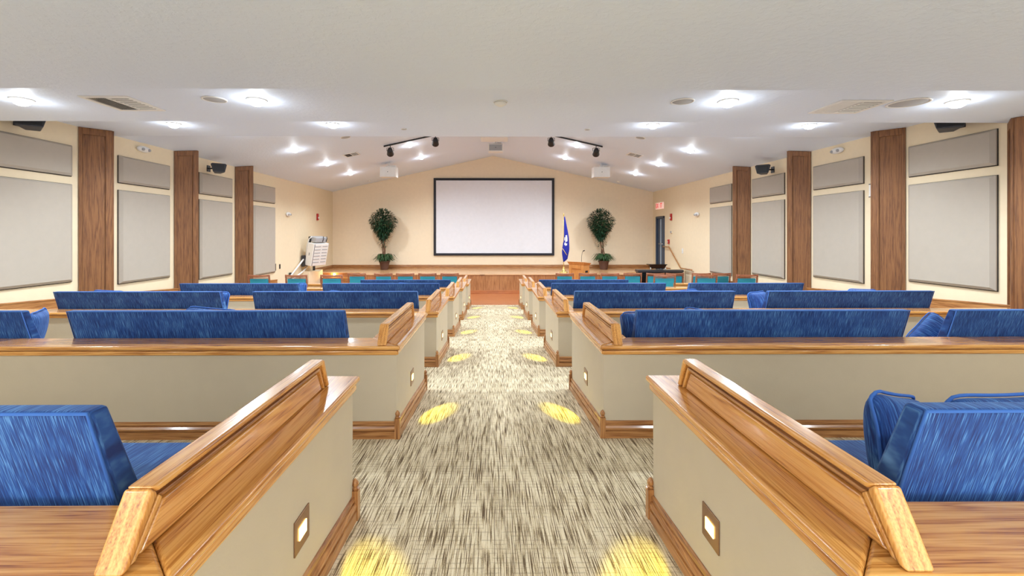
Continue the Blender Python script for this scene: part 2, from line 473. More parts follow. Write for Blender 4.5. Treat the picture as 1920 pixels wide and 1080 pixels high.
def text_mesh(s, size, mat, name, parent, loc, rot):
    cu = bpy.data.curves.new(name, 'FONT'); cu.body = s; cu.size = size; cu.extrude = .002; cu.align_x = 'CENTER'; cu.align_y = 'CENTER'
    cu.offset = .003
    to = bpy.data.objects.new(name, cu)
    C.objects.link(to)
    dg = bpy.context.evaluated_depsgraph_get()
    me = bpy.data.meshes.new_from_object(to.evaluated_get(dg))
    C.objects.unlink(to); bpy.data.objects.remove(to)
    me.materials.clear(); me.materials.append(mat)
    o = bpy.data.objects.new(name, me); C.objects.link(o)
    o.parent = parent; o.location = loc; o.rotation_euler = rot
    return o
t = thing('exit_sign', 'white lit exit sign with red letters above the stage door', 'exit sign', (XW, 18.35, H + 1.12))
for k, (ya, yb, tx) in enumerate(((18.38, 18.78, 'EX'), (17.98, 18.34, 'IT'))):
    bm = B(); add_box(bm, XW - .05, XW - .002, ya, yb, H + .99, H + 1.26); p = obj('sign_panel', bm, exit_glow, t, bevel=.01)
    text_mesh(tx, .26, exit_red, 'letters', p, (-.054, (ya + yb) / 2 - 18.35, .005), (PI / 2, 0, -PI / 2))

def wall_tube(name, label, pts, r=.02):
    p0 = pts[0]
    t = thing(name, label, 'handrail', p0)
    bm = B(); add_tube(bm, pts, r); obj('rail', bm, base_oak['Y'], t, smooth=True)
    for p in (pts[0], pts[1], pts[2], pts[3]):
        bm = B(); add_tube(bm, [(p[0], p[1], p[2] - .01), (p[0], p[1], p[2] - .05), (XW, p[1], p[2] - .06)], .008, 6); obj('bracket', bm, bronze, t, smooth=True)
    return t
wall_tube('handrail', 'brown wooden handrail sloping down the right wall beside the stage steps',
          [(XW - .07, 17.9, H - .54), (XW - .07, 17.3, H - .54), (XW - .07, 16.2, H - 1.28), (XW - .07, 15.3, H - 1.27)], .024)

def strobe(x, y, z, s, label):
    t = thing('fire_alarm', label, 'fire alarm', (x, y, z), group=None)
    bm = B(); add_box(bm, x, x - s * .05, y - .06, y + .06, z - .13, z + .13); obj('housing', bm, red_pl, t, bevel=.008)
    bm = B(); add_box(bm, x - s * .051, x - s * .09, y - .035, y + .035, z - .06, z - .005); obj('strobe_lens', bm, white_pl, t, bevel=.006)
strobe(-XW, 17.5, H + .63, -1, 'red fire alarm strobe on the left wall above the wheelchair lift')
strobe(XW, 17.2, H + .62, 1, 'red fire alarm strobe on the right wall beside the stage door')
t = thing('fire_pull_station', 'red manual fire pull box on the right wall above the handrail', 'fire alarm', (XW, 17.45, H - .33))
bm = B(); add_box(bm, XW, XW - .05, 17.39, 17.51, H - .42, H - .25); obj('box', bm, red_pl, t, bevel=.008)
bm = B(); add_box(bm, XW - .051, XW - .07, 17.41, 17.49, H - .36, H - .335); obj('pull_handle', bm, white_pl, t)
t = thing('thermostat', 'small pale thermostat on the right wall between the two red alarms', 'thermostat', (XW, 17.2, H + .05))
bm = B(); add_box(bm, XW, XW - .02, 17.13, 17.27, H - .01, H + .11); obj('plate', bm, wall_paint, t, bevel=.004)
for yy in (17.15, 17.23):
    bm = B(); add_box(bm, XW - .021, XW - .04, yy, yy + .03, H - .0, H + .08); obj('button', bm, grey_pl, t)
t = thing('light_switch', 'white light switch plate on the right wall past the handrail', 'switch', (XW, 16.2, H - .64))
bm = B(); add_box(bm, XW, XW - .012, 16.14, 16.26, H - .74, H - .56); obj('plate', bm, white_pl, t, bevel=.004)
bm = B(); add_box(bm, XW - .0121, XW - .022, 16.18, 16.22, H - .68, H - .62); obj('toggle', bm, white_pl, t)
for k, yy in enumerate((15.0, 14.75)):
    t = thing('wall_plate', ('narrow dark wall plate on the left wall, the one nearer the wheelchair lift', 'taller dark wall plate on the left wall, the one nearer the wood column')[k], 'wall plate', (-XW, yy - .6, H - 1.1))
    yv = yy - .55 if k == 0 else yy - .6
    hh = .075 if k == 0 else .11
    bm = B(); add_box(bm, -XW, -XW + .015, yv - .035, yv + .035, H - 1.08 - hh, H - 1.08 + hh); obj('plate', bm, black, t, bevel=.003)
    bm = B(); add_box(bm, -XW + .0151, -XW + .02, yv - .012, yv + .012, H - 1.1, H - 1.06); obj('socket', bm, charcoal, t)

# oval emergency lights and dome horns
def oval(y, z, s, w, h, label, name, cat):
    t = thing(name, label, cat, (s * XW, y, z))
    bm = B()
    bmesh.ops.create_uvsphere(bm, u_segments=20, v_segments=10, radius=1)
    for v in bm.verts: v.co = Vector((s * (XW - .03) + v.co.x * .055, y + v.co.y * w, z + v.co.z * h))
    obj('housing', bm, white_pl, t, smooth=True)
    for dy in (-.45, .45):
        bm = B(); bmesh.ops.create_uvsphere(bm, u_segments=12, v_segments=8, radius=.03)
        for v in bm.verts: v.co = v.co + Vector((s * (XW - .08), y + dy * w, z - .01))
        obj('lamp_lens', bm, grey_pl, t, smooth=True)
oval(8.82, H + 1.646, -1, .17, .062, 'white oval emergency light high on the left wall above small panel', 'emergency_light', 'emergency light')
oval(8.86, H + 1.646, 1, .17, .062, 'white oval emergency light high on the right wall above small panel', 'emergency_light', 'emergency light')
oval(15.0, H + .63, -1, .15, .075, 'small white wall device on the left wall past the last column', 'wall_camera', 'wall device')
oval(15.0, H + .63, 1, .15, .075, 'small white wall device on the right wall past the last column', 'wall_camera', 'wall device')
for s, side in ((-1, 'left'), (1, 'right')):
    t = thing('call_box', 'narrow white wall box tight beside the nearest full column of the %s wall' % side, 'wall box', (s * XW, 8.05, H + .78))
    y = 8.05; bm = B(); add_box(bm, s * XW, s * (XW - .04), y - .045, y + .045, H + .66, H + .90); obj('housing', bm, white_pl, t, bevel=.006)
    for z in (H + .895, H + .665):
        bm = B(); add_box(bm, s * (XW - .0405), s * (XW - .046), y - .04, y + .04, z - .014, z); obj('slot', bm, dark_slot, t)

# ------------------------------------------------------------------ wood columns (45 degree, triangular in plan)
def column(s, Y1, label):
    q = .30
    t = thing('wood_column', label, 'column', (s * XW, Y1 + q, F(Y1)), group=None)
    zb = F(Y1 + 2 * q) + .0
    def top(x): return (Z_ST2 if Y1 < Y_E2 - .6 else gable(x)) - .003
    if Y1 < Y_E1 - .5: 
        def top(x): return Z_ST1 - .003
    a = (s * (XW - .001), Y1); m = (s * (XW - q), Y1 + q); c = (s * (XW - .001), Y1 + 2 * q)
    bm = B()
    va = [bm.verts.new((p[0], p[1], zb)) for p in (a, m, c)]
    vb = [bm.verts.new((p[0], p[1], top(p[0]))) for p in (a, m, c)]
    bm.faces.new(va); bm.faces.new(vb)
    for i in range(3): bm.faces.new((va[i], va[(i + 1) % 3], vb[(i + 1) % 3], vb[i]))
    obj('panel_core', bm, col_oak, t)
    # frame members on the two faces
    for (p, r) in ((a, m), (c, m)):
        P = Vector((p[0], p[1], 0)); Q = Vector((r[0], r[1], 0)); dd = (Q - P); ln = dd.length; dd.normalize()
        nrm = Vector((dd.y, -dd.x, 0))
        if nrm.x * s > 0: nrm = -nrm
        def strip(u0, u1, z0, z1f, th, name, mat=col_oak):
            A = P + dd * u0; E = P + dd * u1
            bm = B()
            pts = [(A.x, A.y, z0 if not callable(z0) else z0(A.x)), (E.x, E.y, z0 if not callable(z0) else z0(E.x)), (E.x, E.y, z1f(E.x)), (A.x, A.y, z1f(A.x))]
            add_prism(bm, pts, nrm * th)
            obj(name, bm, mat, t, bevel=.003)
        strip(.0, .045, zb, top, .026, 'stile')
        strip(ln - .085, ln, zb, top, .026, 'stile')
        strip(.046, ln - .086, lambda x: top(x) - .11, top, .026, 'top_rail')
colpos = [7.44, 9.66, 11.93]
ordw = ['nearest', 'middle', 'farthest']
for s, side in ((-1, 'left'), (1, 'right')):
    for i, Y1 in enumerate(colpos):
        lab = {('left', 0): 'widest wood column on the left wall, between the largest and next acoustic panels',
               ('left', 1): 'second wood column on the left wall, before the black corner speaker',
               ('left', 2): 'farthest and narrowest wood column on the left wall',
               ('right', 0): 'wood column second in from the right edge of the photo, the widest there',
               ('right', 1): 'wood column on the right wall just past the black corner speaker',
               ('right', 2): 'farthest wood column on the right wall, behind teal chairs'}[(side, i)]
        column(s, Y1 + (-.03 if s > 0 else .03), lab)
column(1, 5.3, 'wood column cut off by the right edge of the photo')

# acoustic panels
def ac_panel(s, y0, y1, z0, z1, label, grp):
    t = thing('acoustic_panel', label, 'wall panel', (s * XW, (y0 + y1) / 2, z0), group=grp)
    e = .055
    bm = B()
    x0, x1 = s * (XW - .014), s * (XW - .06)
    o = [(y0, z0), (y1, z0), (y1, z1), (y0, z1)]
    i_ = [(y0 + e, z0 + e * .7), (y1 - e, z0 + e * .7), (y1 - e, z1 - e * .5), (y0 + e, z1 - e * .5)]
    A = [bm.verts.new((x0, *p)) for p in o]; Bv = [bm.verts.new((s * (XW - .03), *p)) for p in o]; Cv = [bm.verts.new((x1, *p)) for p in i_]
    bm.faces.new(A); bm.faces.new(Cv)
    for k in range(4):
        bm.faces.new((A[k], A[(k + 1) % 4], Bv[(k + 1) % 4], Bv[k])); bm.faces.new((Bv[k], Bv[(k + 1) % 4], Cv[(k + 1) % 4], Cv[k]))
    obj('fabric_face', bm, panel_fab, t)
    bm = B(); add_box(bm, s * (XW - .002), s * (XW - .014), y0 - .006, y1 + .006, z0 - .012, z1 + .006); obj('backing', bm, dark_slot, t)
PY = [(6.04, 7.33, -.79), (8.24, 9.53, -.932), (10.49, 11.8, -1.08), (12.83, 14.1, -1.23)]
pw = ['nearest the camera', 'between the first and second columns', 'between the second and third columns', 'past the last column']
for s, side in ((-1, 'left'), (1, 'right')):
    for (a, b_, zb), w in zip(PY, pw):
        ac_panel(s, a, b_, H + zb, H + .79, 'large beige fabric wall panel on the %s wall, %s' % (side, w), 'large acoustic panels')
        ac_panel(s, a, b_, H + .932, H + 1.423, 'small horizontal beige fabric panel high on the %s wall, %s' % (side, w), 'small acoustic panels')

# ------------------------------------------------------------------ ceiling fixtures
def tilt_for(x, y):
    if y > Y_E2: 
        a = math.atan(SLOPE); return (0, a if x > 0 else -a, 0), gable(x)
    if y > Y_E1: return (0, 0, 0), Z_ST2
    if y > Y_E0: return (0, 0, 0), Z_ST1
    return (0, 0, 0), Z_SOFFIT
dl_proto = None
def downlight(x, y, label):
    global dl_proto
    rot, z = tilt_for(x, y)
    if dl_proto is None:
        t = thing('downlight', label, 'ceiling light', (0, 0, 0), group='recessed ceiling downlights')
        bm = B(); add_lathe(bm, [(.105, 0), (.105, -.008), (.085, -.012), (.08, -.004)], seg=28); obj('trim_ring', bm, white_pl, t, smooth=True)
        bm = B(); add_lathe(bm, [(.082, -.006), (.08, -.03), (.066, -.052), (.04, -.066), (.0, -.072)], seg=24); obj('lens', bm, lamp_on, t, smooth=True)
        dl_proto = t
        t.location = (x, y, z); t.rotation_euler = rot
    else:
        t = dup(dl_proto, (x, y, z), rot, label)
    l = bpy.data.lights.new('downlight_lamp', 'SPOT'); l.energy = DOWN_W; l.color = (.84, .93, 1)
    l.spot_size = math.radians(160); l.spot_blend = .8; l.shadow_soft_size = .07
    lo = bpy.data.objects.new('downlight_lamp', l); C.objects.link(lo); lo.parent = t; lo.location = (0, 0, -.15)
    l = bpy.data.lights.new('glow_lamp', 'POINT'); l.energy = HALO_W; l.color = (.84, .93, 1); l.shadow_soft_size = .05
    lo = bpy.data.objects.new('glow_lamp', l); C.objects.link(lo); lo.parent = t; lo.location = (0, 0, -.12)
DL = []
for y in (-3.0, -.6):  # unseen downlights added as fill for the nearest rows
    for x in (-5.16, -2.6, 2.6, 5.16): DL.append((x, y, 'downlight in the near low ceiling behind the viewer'))
nm = {4.92: 'first ceiling band', 7.24: 'second ceiling band'}
for y in (4.92, 7.24):
    for x in (-5.16, -2.6, 2.6, 5.16):
        DL.append((x, y, 'bright recessed downlight in the %s, %s on the %s side' % (nm[y], 'outer' if abs(x) > 4 else 'inner', 'left' if x < 0 else 'right')))
for y in (9.4, 11.64, 13.9, 16.15):
    for x in (-5.16, -2.6, 2.6, 5.16):
        w = {9.4: 'at the near end', 11.64: 'nearest of its row', 13.9: 'middle of its row', 16.15: 'farthest of its row'}[y]
        DL.append((x, y, 'round downlight in the %s slope of the gabled ceiling, %s line, %s' % ('left' if x < 0 else 'right', 'outer' if abs(x) > 4 else 'inner', w)))
for a in DL: downlight(*a)

def vent(x0, x1, y0, y1, label, n=9):
    cx, cy = (x0 + x1) / 2, (y0 + y1) / 2
    rot, z = tilt_for(cx, cy)
    t = thing('air_vent', label, 'ceiling vent', (0, 0, 0))
    w, l = (x1 - x0) / 2, (y1 - y0) / 2
    bm = B(); add_box(bm, -w * .86, w * .86, -l * .86, l * .86, -.004, -.001); obj('duct_opening', bm, dark_slot, t)
    bm = B()
    for a in ((-w, w, -l, -l * .84), (-w, w, l * .84, l), (-w, -w * .84, -l * .84, l * .84), (w * .84, w, -l * .84, l * .84), (-w * .04, w * .04, -l * .84, l * .84)):
        add_box(bm, *a, -.014, 0)
    obj('frame', bm, white_pl, t, bevel=.002)
    bm = B()
    for k in range(n):
        yy = -l * .8 + 1.6 * l * k / (n - 1)
        add_prism(bm, [(w * .04, yy, -.002), (w * .04, yy + .012, -.012), (w * .04, yy + .014, -.012), (w * .04, yy + .003, -.002)], (w * .8, 0, 0))
        xx = -w * .8 + .74 * w * k / (n - 1)
        add_prism(bm, [(xx, -l * .84, -.002), (xx + .012, -l * .84, -.012), (xx + .014, -l * .84, -.012), (xx + .003, -l * .84, -.002)], (0, 1.68 * l, 0))
    obj('louvres', bm, white_pl, t)
    t.location = (cx, cy, z); t.rotation_euler = rot
vent(-4.43, -3.9, 4.78, 5.34, 'large square louvred air vent in the left of the first ceiling band')
vent(3.82, 4.4, 4.86, 5.39, 'large square louvred air vent in the right of the first ceiling band')
vent(-4.48, -4.05, 13.22, 13.66, 'small dark-slotted air vent on the left ceiling slope', 5)
vent(4.05, 4.48, 13.22, 13.66, 'small dark-slotted air vent on the right ceiling slope', 5)

def cdisc(x, y, r, label, name='ceiling_speaker', cat='ceiling speaker', mat=None, prof=None):
    rot, z = tilt_for(x, y)
    t = thing(name, label, cat, (0, 0, 0))
    bm = B(); add_lathe(bm, [(r, 0), (r, -.008), (r * .88, -.012), (r * .86, -.002)], seg=28); obj('rim', bm, white_pl, t, smooth=True)
    bm = B(); add_lathe(bm, prof or [(r * .86, -.004), (r * .8, -.008), (0, -.009)], seg=24); obj('grille', bm, mat or grey_pl, t, smooth=True)
    t.location = (x, y, z); t.rotation_euler = rot
cdisc(4.66, 4.97, .2, 'large round grey ceiling speaker near the outer right downlight')
cdisc(2.1, 4.93, .125, 'round grey ceiling speaker beside the inner right downlight')
cdisc(-3.05, 4.9, .125, 'round grey ceiling speaker beside the inner left downlight')
cdisc(-3.8, 11.5, .13, 'round flush ceiling speaker on the left slope near the ceiling break')
cdisc(3.8, 11.5, .13, 'round flush ceiling speaker on the right slope near the ceiling break')
cdisc(-1.52, 7.58, .05, 'tiny round sprinkler cap left of centre in the second ceiling band', 'sprinkler_cap', 'sprinkler')
cdisc(1.6, 7.58, .05, 'tiny round sprinkler cap right of centre in the second ceiling band', 'sprinkler_cap', 'sprinkler')
SMK = [(.07, -.008), (.066, -.03), (.04, -.042), (.03, -.05), (0, -.052)]
cdisc(.08, 4.97, .08, 'white smoke detector at the centre of the first ceiling band', 'smoke_detector', 'smoke detector', white_pl, SMK)
cdisc(-5.14, 18.5, .09, 'white smoke detector on the left slope next to the stage wall', 'smoke_detector', 'smoke detector', white_pl, SMK)
cdisc(5.2, 18.5, .09, 'white smoke detector on the right slope next to the stage wall', 'smoke_detector', 'smoke detector', white_pl, SMK)

# projectors
def projector(x, y, zt, zb, w, ceilz, label, face=white_pl, plate=.1, d=.38):
    t = thing('projector', label, 'projector', (x, y, zb))
    bm = B(); add_box(bm, x - w / 2, x + w / 2, y - d / 2, y + d / 2, zb, zt); obj('housing', bm, white_pl, t, bevel=.02, seg=3)
    bm = B(); add_box(bm, x - w * .43, x + w * .43, y - d / 2 - .004, y - d / 2 + .001, zb + (zt - zb) * .12, zt - (zt - zb) * .14); obj('face_panel', bm, face, t)
    bm = B()
    add_tube(bm, [(x, y - d / 2 - .003, (zt + zb) / 2), (x, y - d / 2 - .012, (zt + zb) / 2)], .014, 10); obj('sensor', bm, black, t)
    bm = B(); add_tube(bm, [(x, y, zt), (x, y, ceilz)], .022, 12); obj('mount_pole', bm, white_pl, t, smooth=True)
    bm = B(); add_box(bm, x - plate, x + plate, y - .1, y + .1, zt, zt + .03); add_box(bm, x + .05, x + w * .4, y - .02, y + .16, zt + .03, zt + .07); obj('mount_bracket', bm, white_pl, t, bevel=.008)
    bm = B(); add_tube(bm, [(x + .1, y + d / 2, (zt + zb) / 2), (x + .1, y + d / 2 + .06, (zt + zb) / 2)], .05, 16); obj('lens', bm, black, t)
projector(-3.68, 15.75, H + 2.32, H + 1.955, .57, gable(3.68) - .002, 'white ceiling projector left of the screen under the sloped ceiling')
projector(3.8, 15.75, H + 2.32, H + 1.955, .57, gable(3.8) - .002, 'white ceiling projector right of the screen under the sloped ceiling')
projector(.08, 15.8, H + 3.14, H + 2.86, .52, gable(0) - .01, 'grey faced projector hanging at the ceiling peak', grey_pl)
t = thing('projector_lift_plate', 'wide white mounting plate on the ceiling above the grey faced projector', 'mounting plate', (.08, 14.8, H + 3.2))
bm = B(); add_box(bm, -.42, .48, 14.6, 15.3, H + 3.13, H + 3.2); obj('plate', bm, white_pl, t, bevel=.006)
bm = B(); add_box(bm, -.22, -.1, 14.58, 14.6, H + 3.17, H + 3.19); obj('slot', bm, dark_slot, t)
bm = B()
for xx in (-.35, .41): add_tube(bm, [(xx, 14.95, H + 3.2), (xx, 14.95, gable(xx) - .002)], .01, 8)
obj('hanger_rod', bm, white_pl, t)

# track lights
def track(s, label):
    y = 13.25
    a = Vector((s * 3.25, y, gable(3.25) - .02)); b_ = Vector((s * 1.35, y, gable(1.35) - .02))
    t = thing('track_light', label, 'track light', tuple((a + b_) / 2))
    bm = B()
    add_prism(bm, [(a.x, y - .02, a.z - .02), (a.x, y + .02, a.z - .02), (a.x, y + .02, a.z + .018), (a.x, y - .02, a.z + .018)], b_ - a)
    obj('track_bar', bm, black, t)
    for x, dz in ((3.06, -.12), (1.72, -.14)):
        z = gable(x) - .04
        hx = s * x
        bm = B(); add_tube(bm, [(hx, y, z), (hx, y, z - .06)], .012, 8)
        add_tube(bm, [(hx - .1, y, z - .16), (hx - .1, y, z - .07), (hx - .03, y, z - .06), (hx + .03, y, z - .06), (hx + .1, y, z - .07), (hx + .1, y, z - .16)], .008, 6)
        yk = obj('yoke', bm, black, t)
        # can aimed at the stage
        bm = B()
        add_lathe(bm, [(.03, -.14), (.07, -.12), (.085, -.05), (.1, .08), (.105, .1), (.095, .1), (.09, .06), (0, .05)], seg=20)
        M = Matrix.Translation((hx, y, z - .19)) @ Matrix.Rotation(math.radians(-115), 4, 'X') @ Matrix.Rotation(math.radians(s * 8), 4, 'Y')
        bmesh.ops.transform(bm, matrix=M, verts=bm.verts)
        hd = obj('lamp_head', bm, black, t, smooth=True)
    return t
track(-1, 'black track rail with two spotlights on the left ceiling slope')
track(1, 'black track rail with two spotlights on the right ceiling slope')

# corner speakers on the side walls
def wspeaker(s, y, z, sc_, label):
    t = thing('wall_speaker', label, 'speaker', (s * (XW - .3), y, z))
    bm = B()
    w, h, d_ = .2 * sc_, .13 * sc_, .15 * sc_
    pts_b = [(-w, -h), (-w * .55, -h * 1.15), (w * .55, -h * 1.15), (w, -h * .2), (w * .75, h), (-w * .75, h)]
    f = [bm.verts.new((px, -d_, pz)) for px, pz in [(-w, h * .75), (-w * .72, -h), (w * .72, -h), (w, h * .75), (w * .8, h), (-w * .8, h)]]
    k = [bm.verts.new((px * .55, d_, pz * .7)) for px, pz in [(-w, h * .75), (-w * .72, -h), (w * .72, -h), (w, h * .75), (w * .8, h), (-w * .8, h)]]
    bm.faces.new(f); bm.faces.new(k)
    for i in range(6): bm.faces.new((f[i], f[(i + 1) % 6], k[(i + 1) % 6], k[i]))
    ang = -s * math.radians(38)
    M = Matrix.Rotation(ang, 4, 'Z') @ Matrix.Rotation(math.radians(-10), 4, 'X')
    bmesh.ops.transform(bm, matrix=M, verts=bm.verts)
    obj('cabinet', bm, charcoal, t, world=False, bevel=.012)
    bm = B(); add_box(bm, -w * .68, w * .68, -d_ - .008, -d_ + .002, -h * .8, h * .7); bmesh.ops.transform(bm, matrix=M, verts=bm.verts)
    obj('grille', bm, black, t, world=False, bevel=.004)
    bm = B(); add_tube(bm, [(0, .04, .02), (s * .15, .1, .03), (s * .299, .1, .03)], .018, 8); add_box(bm, s * .285, s * .3, .04, .16, -.05, .1)
    obj('bracket', bm, black, t, world=False)
wspeaker(-1, 6.42, H + 1.60, 1.0, 'black corner speaker partly cut off by the ceiling edge, left wall')
wspeaker(1, 6.42, H + 1.60, 1.0, 'black corner speaker partly cut off by the ceiling edge, right wall')
wspeaker(-1, 10.75, H + 1.535, .85, 'black corner speaker on the left wall above the third small panel')
wspeaker(1, 10.85, H + 1.535, .85, 'black corner speaker on the right wall above the third small panel')

# ------------------------------------------------------------------ projection screen
t = thing('projection_screen', 'large white projection screen in a black frame on the stage wall', 'projection screen', (.02, YF, H - .96))
x0, x1, z0, z1 = -2.56, 2.62, H - .965, H + 2.36
fw = .1
bm = B()
for a in ((x0, x1, z0, z0 + fw), (x0, x1, z1 - fw, z1), (x0, x0 + fw, z0 + fw, z1 - fw), (x1 - fw, x1, z0 + fw, z1 - fw)):
    add_box(bm, a[0], a[1], YF - .08, YF - .001, a[2], a[3])
obj('frame', bm, frame_blk, t, bevel=.006)
bm = B(); add_box(bm, x0 + fw, x1 - fw, YF - .05, YF - .02, z0 + fw, z1 - fw); obj('screen_surface', bm, screen_m, t)

# ------------------------------------------------------------------ half walls between the seating rows
AC = .05           # centre line of the aisle
ROWS = [(.96, 2.24, H - .723), (3.25, 4.56, H - .816), (5.53, 6.86, H - .976), (7.81, 9.14, H - 1.117), (10.09, 11.42, H - 1.247), (12.37, 13.7, H - 1.41)]
ordn = ['nearest the camera', 'second from the camera', 'third from the camera', 'fourth from the camera', 'fifth from the camera', 'farthest, nearest the stage']
def half_wall(ri, s):
    near, far, zc = ROWS[ri]
    side = 'left' if s < 0 else 'right'
    X = lambda u: AC + s * u
    lab = 'taupe half wall with oak cap on the %s of the aisle, %s' % (side, ordn[ri])
    t = thing('half_wall', lab, 'half wall', (X(.86), near, F(near)), group='half walls behind the seating rows')
    zt = zc - .07
    bn = near; bk = near + .21
    ys = [near] + [y for y, z in FLOOR_P if near < y < far] + [far]
    bm = B()
    add_prism(bm, [(X(.755), y, F(y)) for y in ys] + [(X(.755), far, zt), (X(.755), near, zt)], (s * .21, 0, 0))
    add_prism(bm, [(X(.965), bn, F(bk)), (X(.965), bk, F(bk)), (X(.965), bk, zt), (X(.965), bn, zt)], (s * (XW - .06) - X(.965), 0, 0))
    obj('body', bm, taupe, t)
    # cap boards, mitred at the corner
    def L(o, z0, z1, mat_b, mat_e, name, bev):
        # o = overhang
        xa, xi = X(.755 - o), X(.965 + o)
        xe = s * (XW - .055)
        ya, yi, ye = near - o, bk + o, far + o
        bm = B(); add_prism(bm, [(xa, ya, z0), (xe, ya, z0), (xe, yi, z0), (xi, yi, z0)], (0, 0, z1 - z0)); obj(name, bm, mat_b, t, bevel=bev, seg=3)
        bm = B(); add_prism(bm, [(xa, ya, z0), (xi, yi, z0), (xi, ye, z0), (xa, ye, z0)], (0, 0, z1 - z0)); obj(name, bm, mat_e, t, bevel=bev, seg=3)
    L(.03, zc - .03, zc, oak['X'], oak['Y'], 'cap_board', .011)
    L(.006, zc - .04, zc - .029, base_oak['X'], base_oak['Y'], 'cove_fillet', .001)
    L(.016, zc - .07, zc - .037, oak['X'], oak['Y'], 'cove_moulding', .009)
    # baseboards
    bm = B(); add_sweep(bm, [(X(.755), near, F(near)), (s * (XW - .06), near, F(near))], (0, -1, 0), BB); obj('baseboard', bm, base_oak['X'], t)
    bm = B(); add_sweep(bm, [(X(.755), y, F(y)) for y in ys], (-s, 0, 0), BB); obj('baseboard', bm, base_oak['Y'], t)
    for yy in (near - .008, far + .008):
        px, py = X(.745), yy
        z = F(min(max(yy, near), far)) - .01
        bm = B(); add_box(bm, px - .019, px + .019, py - .019, py + .019, z, z + .158)
        add_lathe(bm, [(.014, .158), (.019, .166), (.012, .172), (.018, .184), (.017, .194), (.01, .206), (.002, .214)], px, py, 12, z)
        obj('corner_post', bm, base_oak['Z'], t)
    # raised armrest rail on the end cap
    xc = X(.86)
    a0, a1 = near - .02, near + 1.16          # bottom ends
    b0, b1 = a0 + .085, a1 - .06               # top ends
    hz = .14
    z0 = zc
    def trap(w, inset, name, mat, bev=.004):
        k = inset
        bm = B()
        add_prism(bm, [(xc - w / 2, a0 + k * 1.2, z0 + .001), (xc - w / 2, a1 - k * 1.2, z0 + .001), (xc - w / 2, b1 - k, z0 + hz - k), (xc - w / 2, b0 + k, z0 + hz - k)], (w, 0, 0))
        return obj(name, bm, mat, t, bevel=bev)
    trap(.020, .004, 'armrest_core', base_oak['Y'])  # darker oak stands in for shade inside the armrest grooves
    def rim(w, inset, th, name, my, mz, bev):
        P = [(a0 + inset * 1.1, z0 + .001), (b0 + inset, z0 + hz - inset), (b1 - inset, z0 + hz - inset), (a1 - inset * 1.1, z0 + .001)]
        k = inset + th
        Q = [(a0 + k * 1.1, z0 + .001), (b0 + k, z0 + hz - k), (b1 - k, z0 + hz - k), (a1 - k * 1.1, z0 + .001)]
        for i in range(3):
            bm = B()
            add_prism(bm, [(xc - w / 2, *P[i]), (xc - w / 2, *P[i + 1]), (xc - w / 2, *Q[i + 1]), (xc - w / 2, *Q[i])], (w, 0, 0))
            obj(name, bm, my if i == 1 else mz, t, bevel=bev, seg=4)
    rim(.066, -.002, .021, 'armrest_bead', oak['Y'], oak_end, .009)
    rim(.050, .030, .012, 'armrest_moulding', base_oak['Y'], oak_end, .004)
    trap(.044, .050, 'armrest_panel', oak['Y'], .009)
    return t
def step_light(y, s, ri):
    X = lambda u: AC + s * u
    side = 'left' if s < 0 else 'right'
    z = F(y) + .3
    t = thing('step_light', 'small glowing bronze step light in the %s aisle wall, %s' % (side, ordn[ri]), 'step light', (X(.755), y, z), group='step lights along the aisle')
    bm = B(); add_box(bm, X(.755), X(.749), y - .062, y + .062, z - .062, z + .062); obj('plate', bm, bronze, t, bevel=.002)
    bm = B(); add_box(bm, X(.7495), X(.746), y - .03, y + .03, z - .022, z + .022); obj('lens', bm, step_on, t)
    l = bpy.data.lights.new('step_lamp', 'SPOT'); l.energy = STEP_W; l.color = (1, .86, .04); l.spot_size = math.radians(33); l.spot_blend = .45; l.shadow_soft_size = .012
    lo = bpy.data.objects.new('step_lamp', l); C.objects.link(lo); lo.parent = t
    lo.location = (-s * .022, 0, 0)
    dirv = Vector((-s * .2, -.05 if ri else .1, -.3))
    lo.rotation_euler = dirv.to_track_quat('-Z', 'Y').to_euler(); lo.scale = (3.2, 1, 1)
for ri in range(6):
    for s in (-1, 1):
        half_wall(ri, s)
        step_light(ROWS[ri][0] + (.61 if ri else .68), s, ri)
t = thing('step_light', 'small warm step light glowing on the left stage riser behind the teal chairs', 'step light', (-6.15, ST_YS, H - 1.6))
bm = B(); add_box(bm, -6.2, -6.1, ST_YS - .012, ST_YS - .003, H - 1.63, H - 1.57); obj('lens', bm, step_on, t)
bm = B(); add_box(bm, -6.215, -6.085, ST_YS - .008, ST_YS - .0025, H - 1.645, H - 1.555); obj('plate', bm, bronze, t)
l = bpy.data.lights.new('step_lamp', 'POINT'); l.energy = 2.5; l.color = (1, .6, .2); l.shadow_soft_size = .03
lo = bpy.data.objects.new('step_lamp', l); C.objects.link(lo); lo.parent = t; lo.location = (0, -.06, 0)

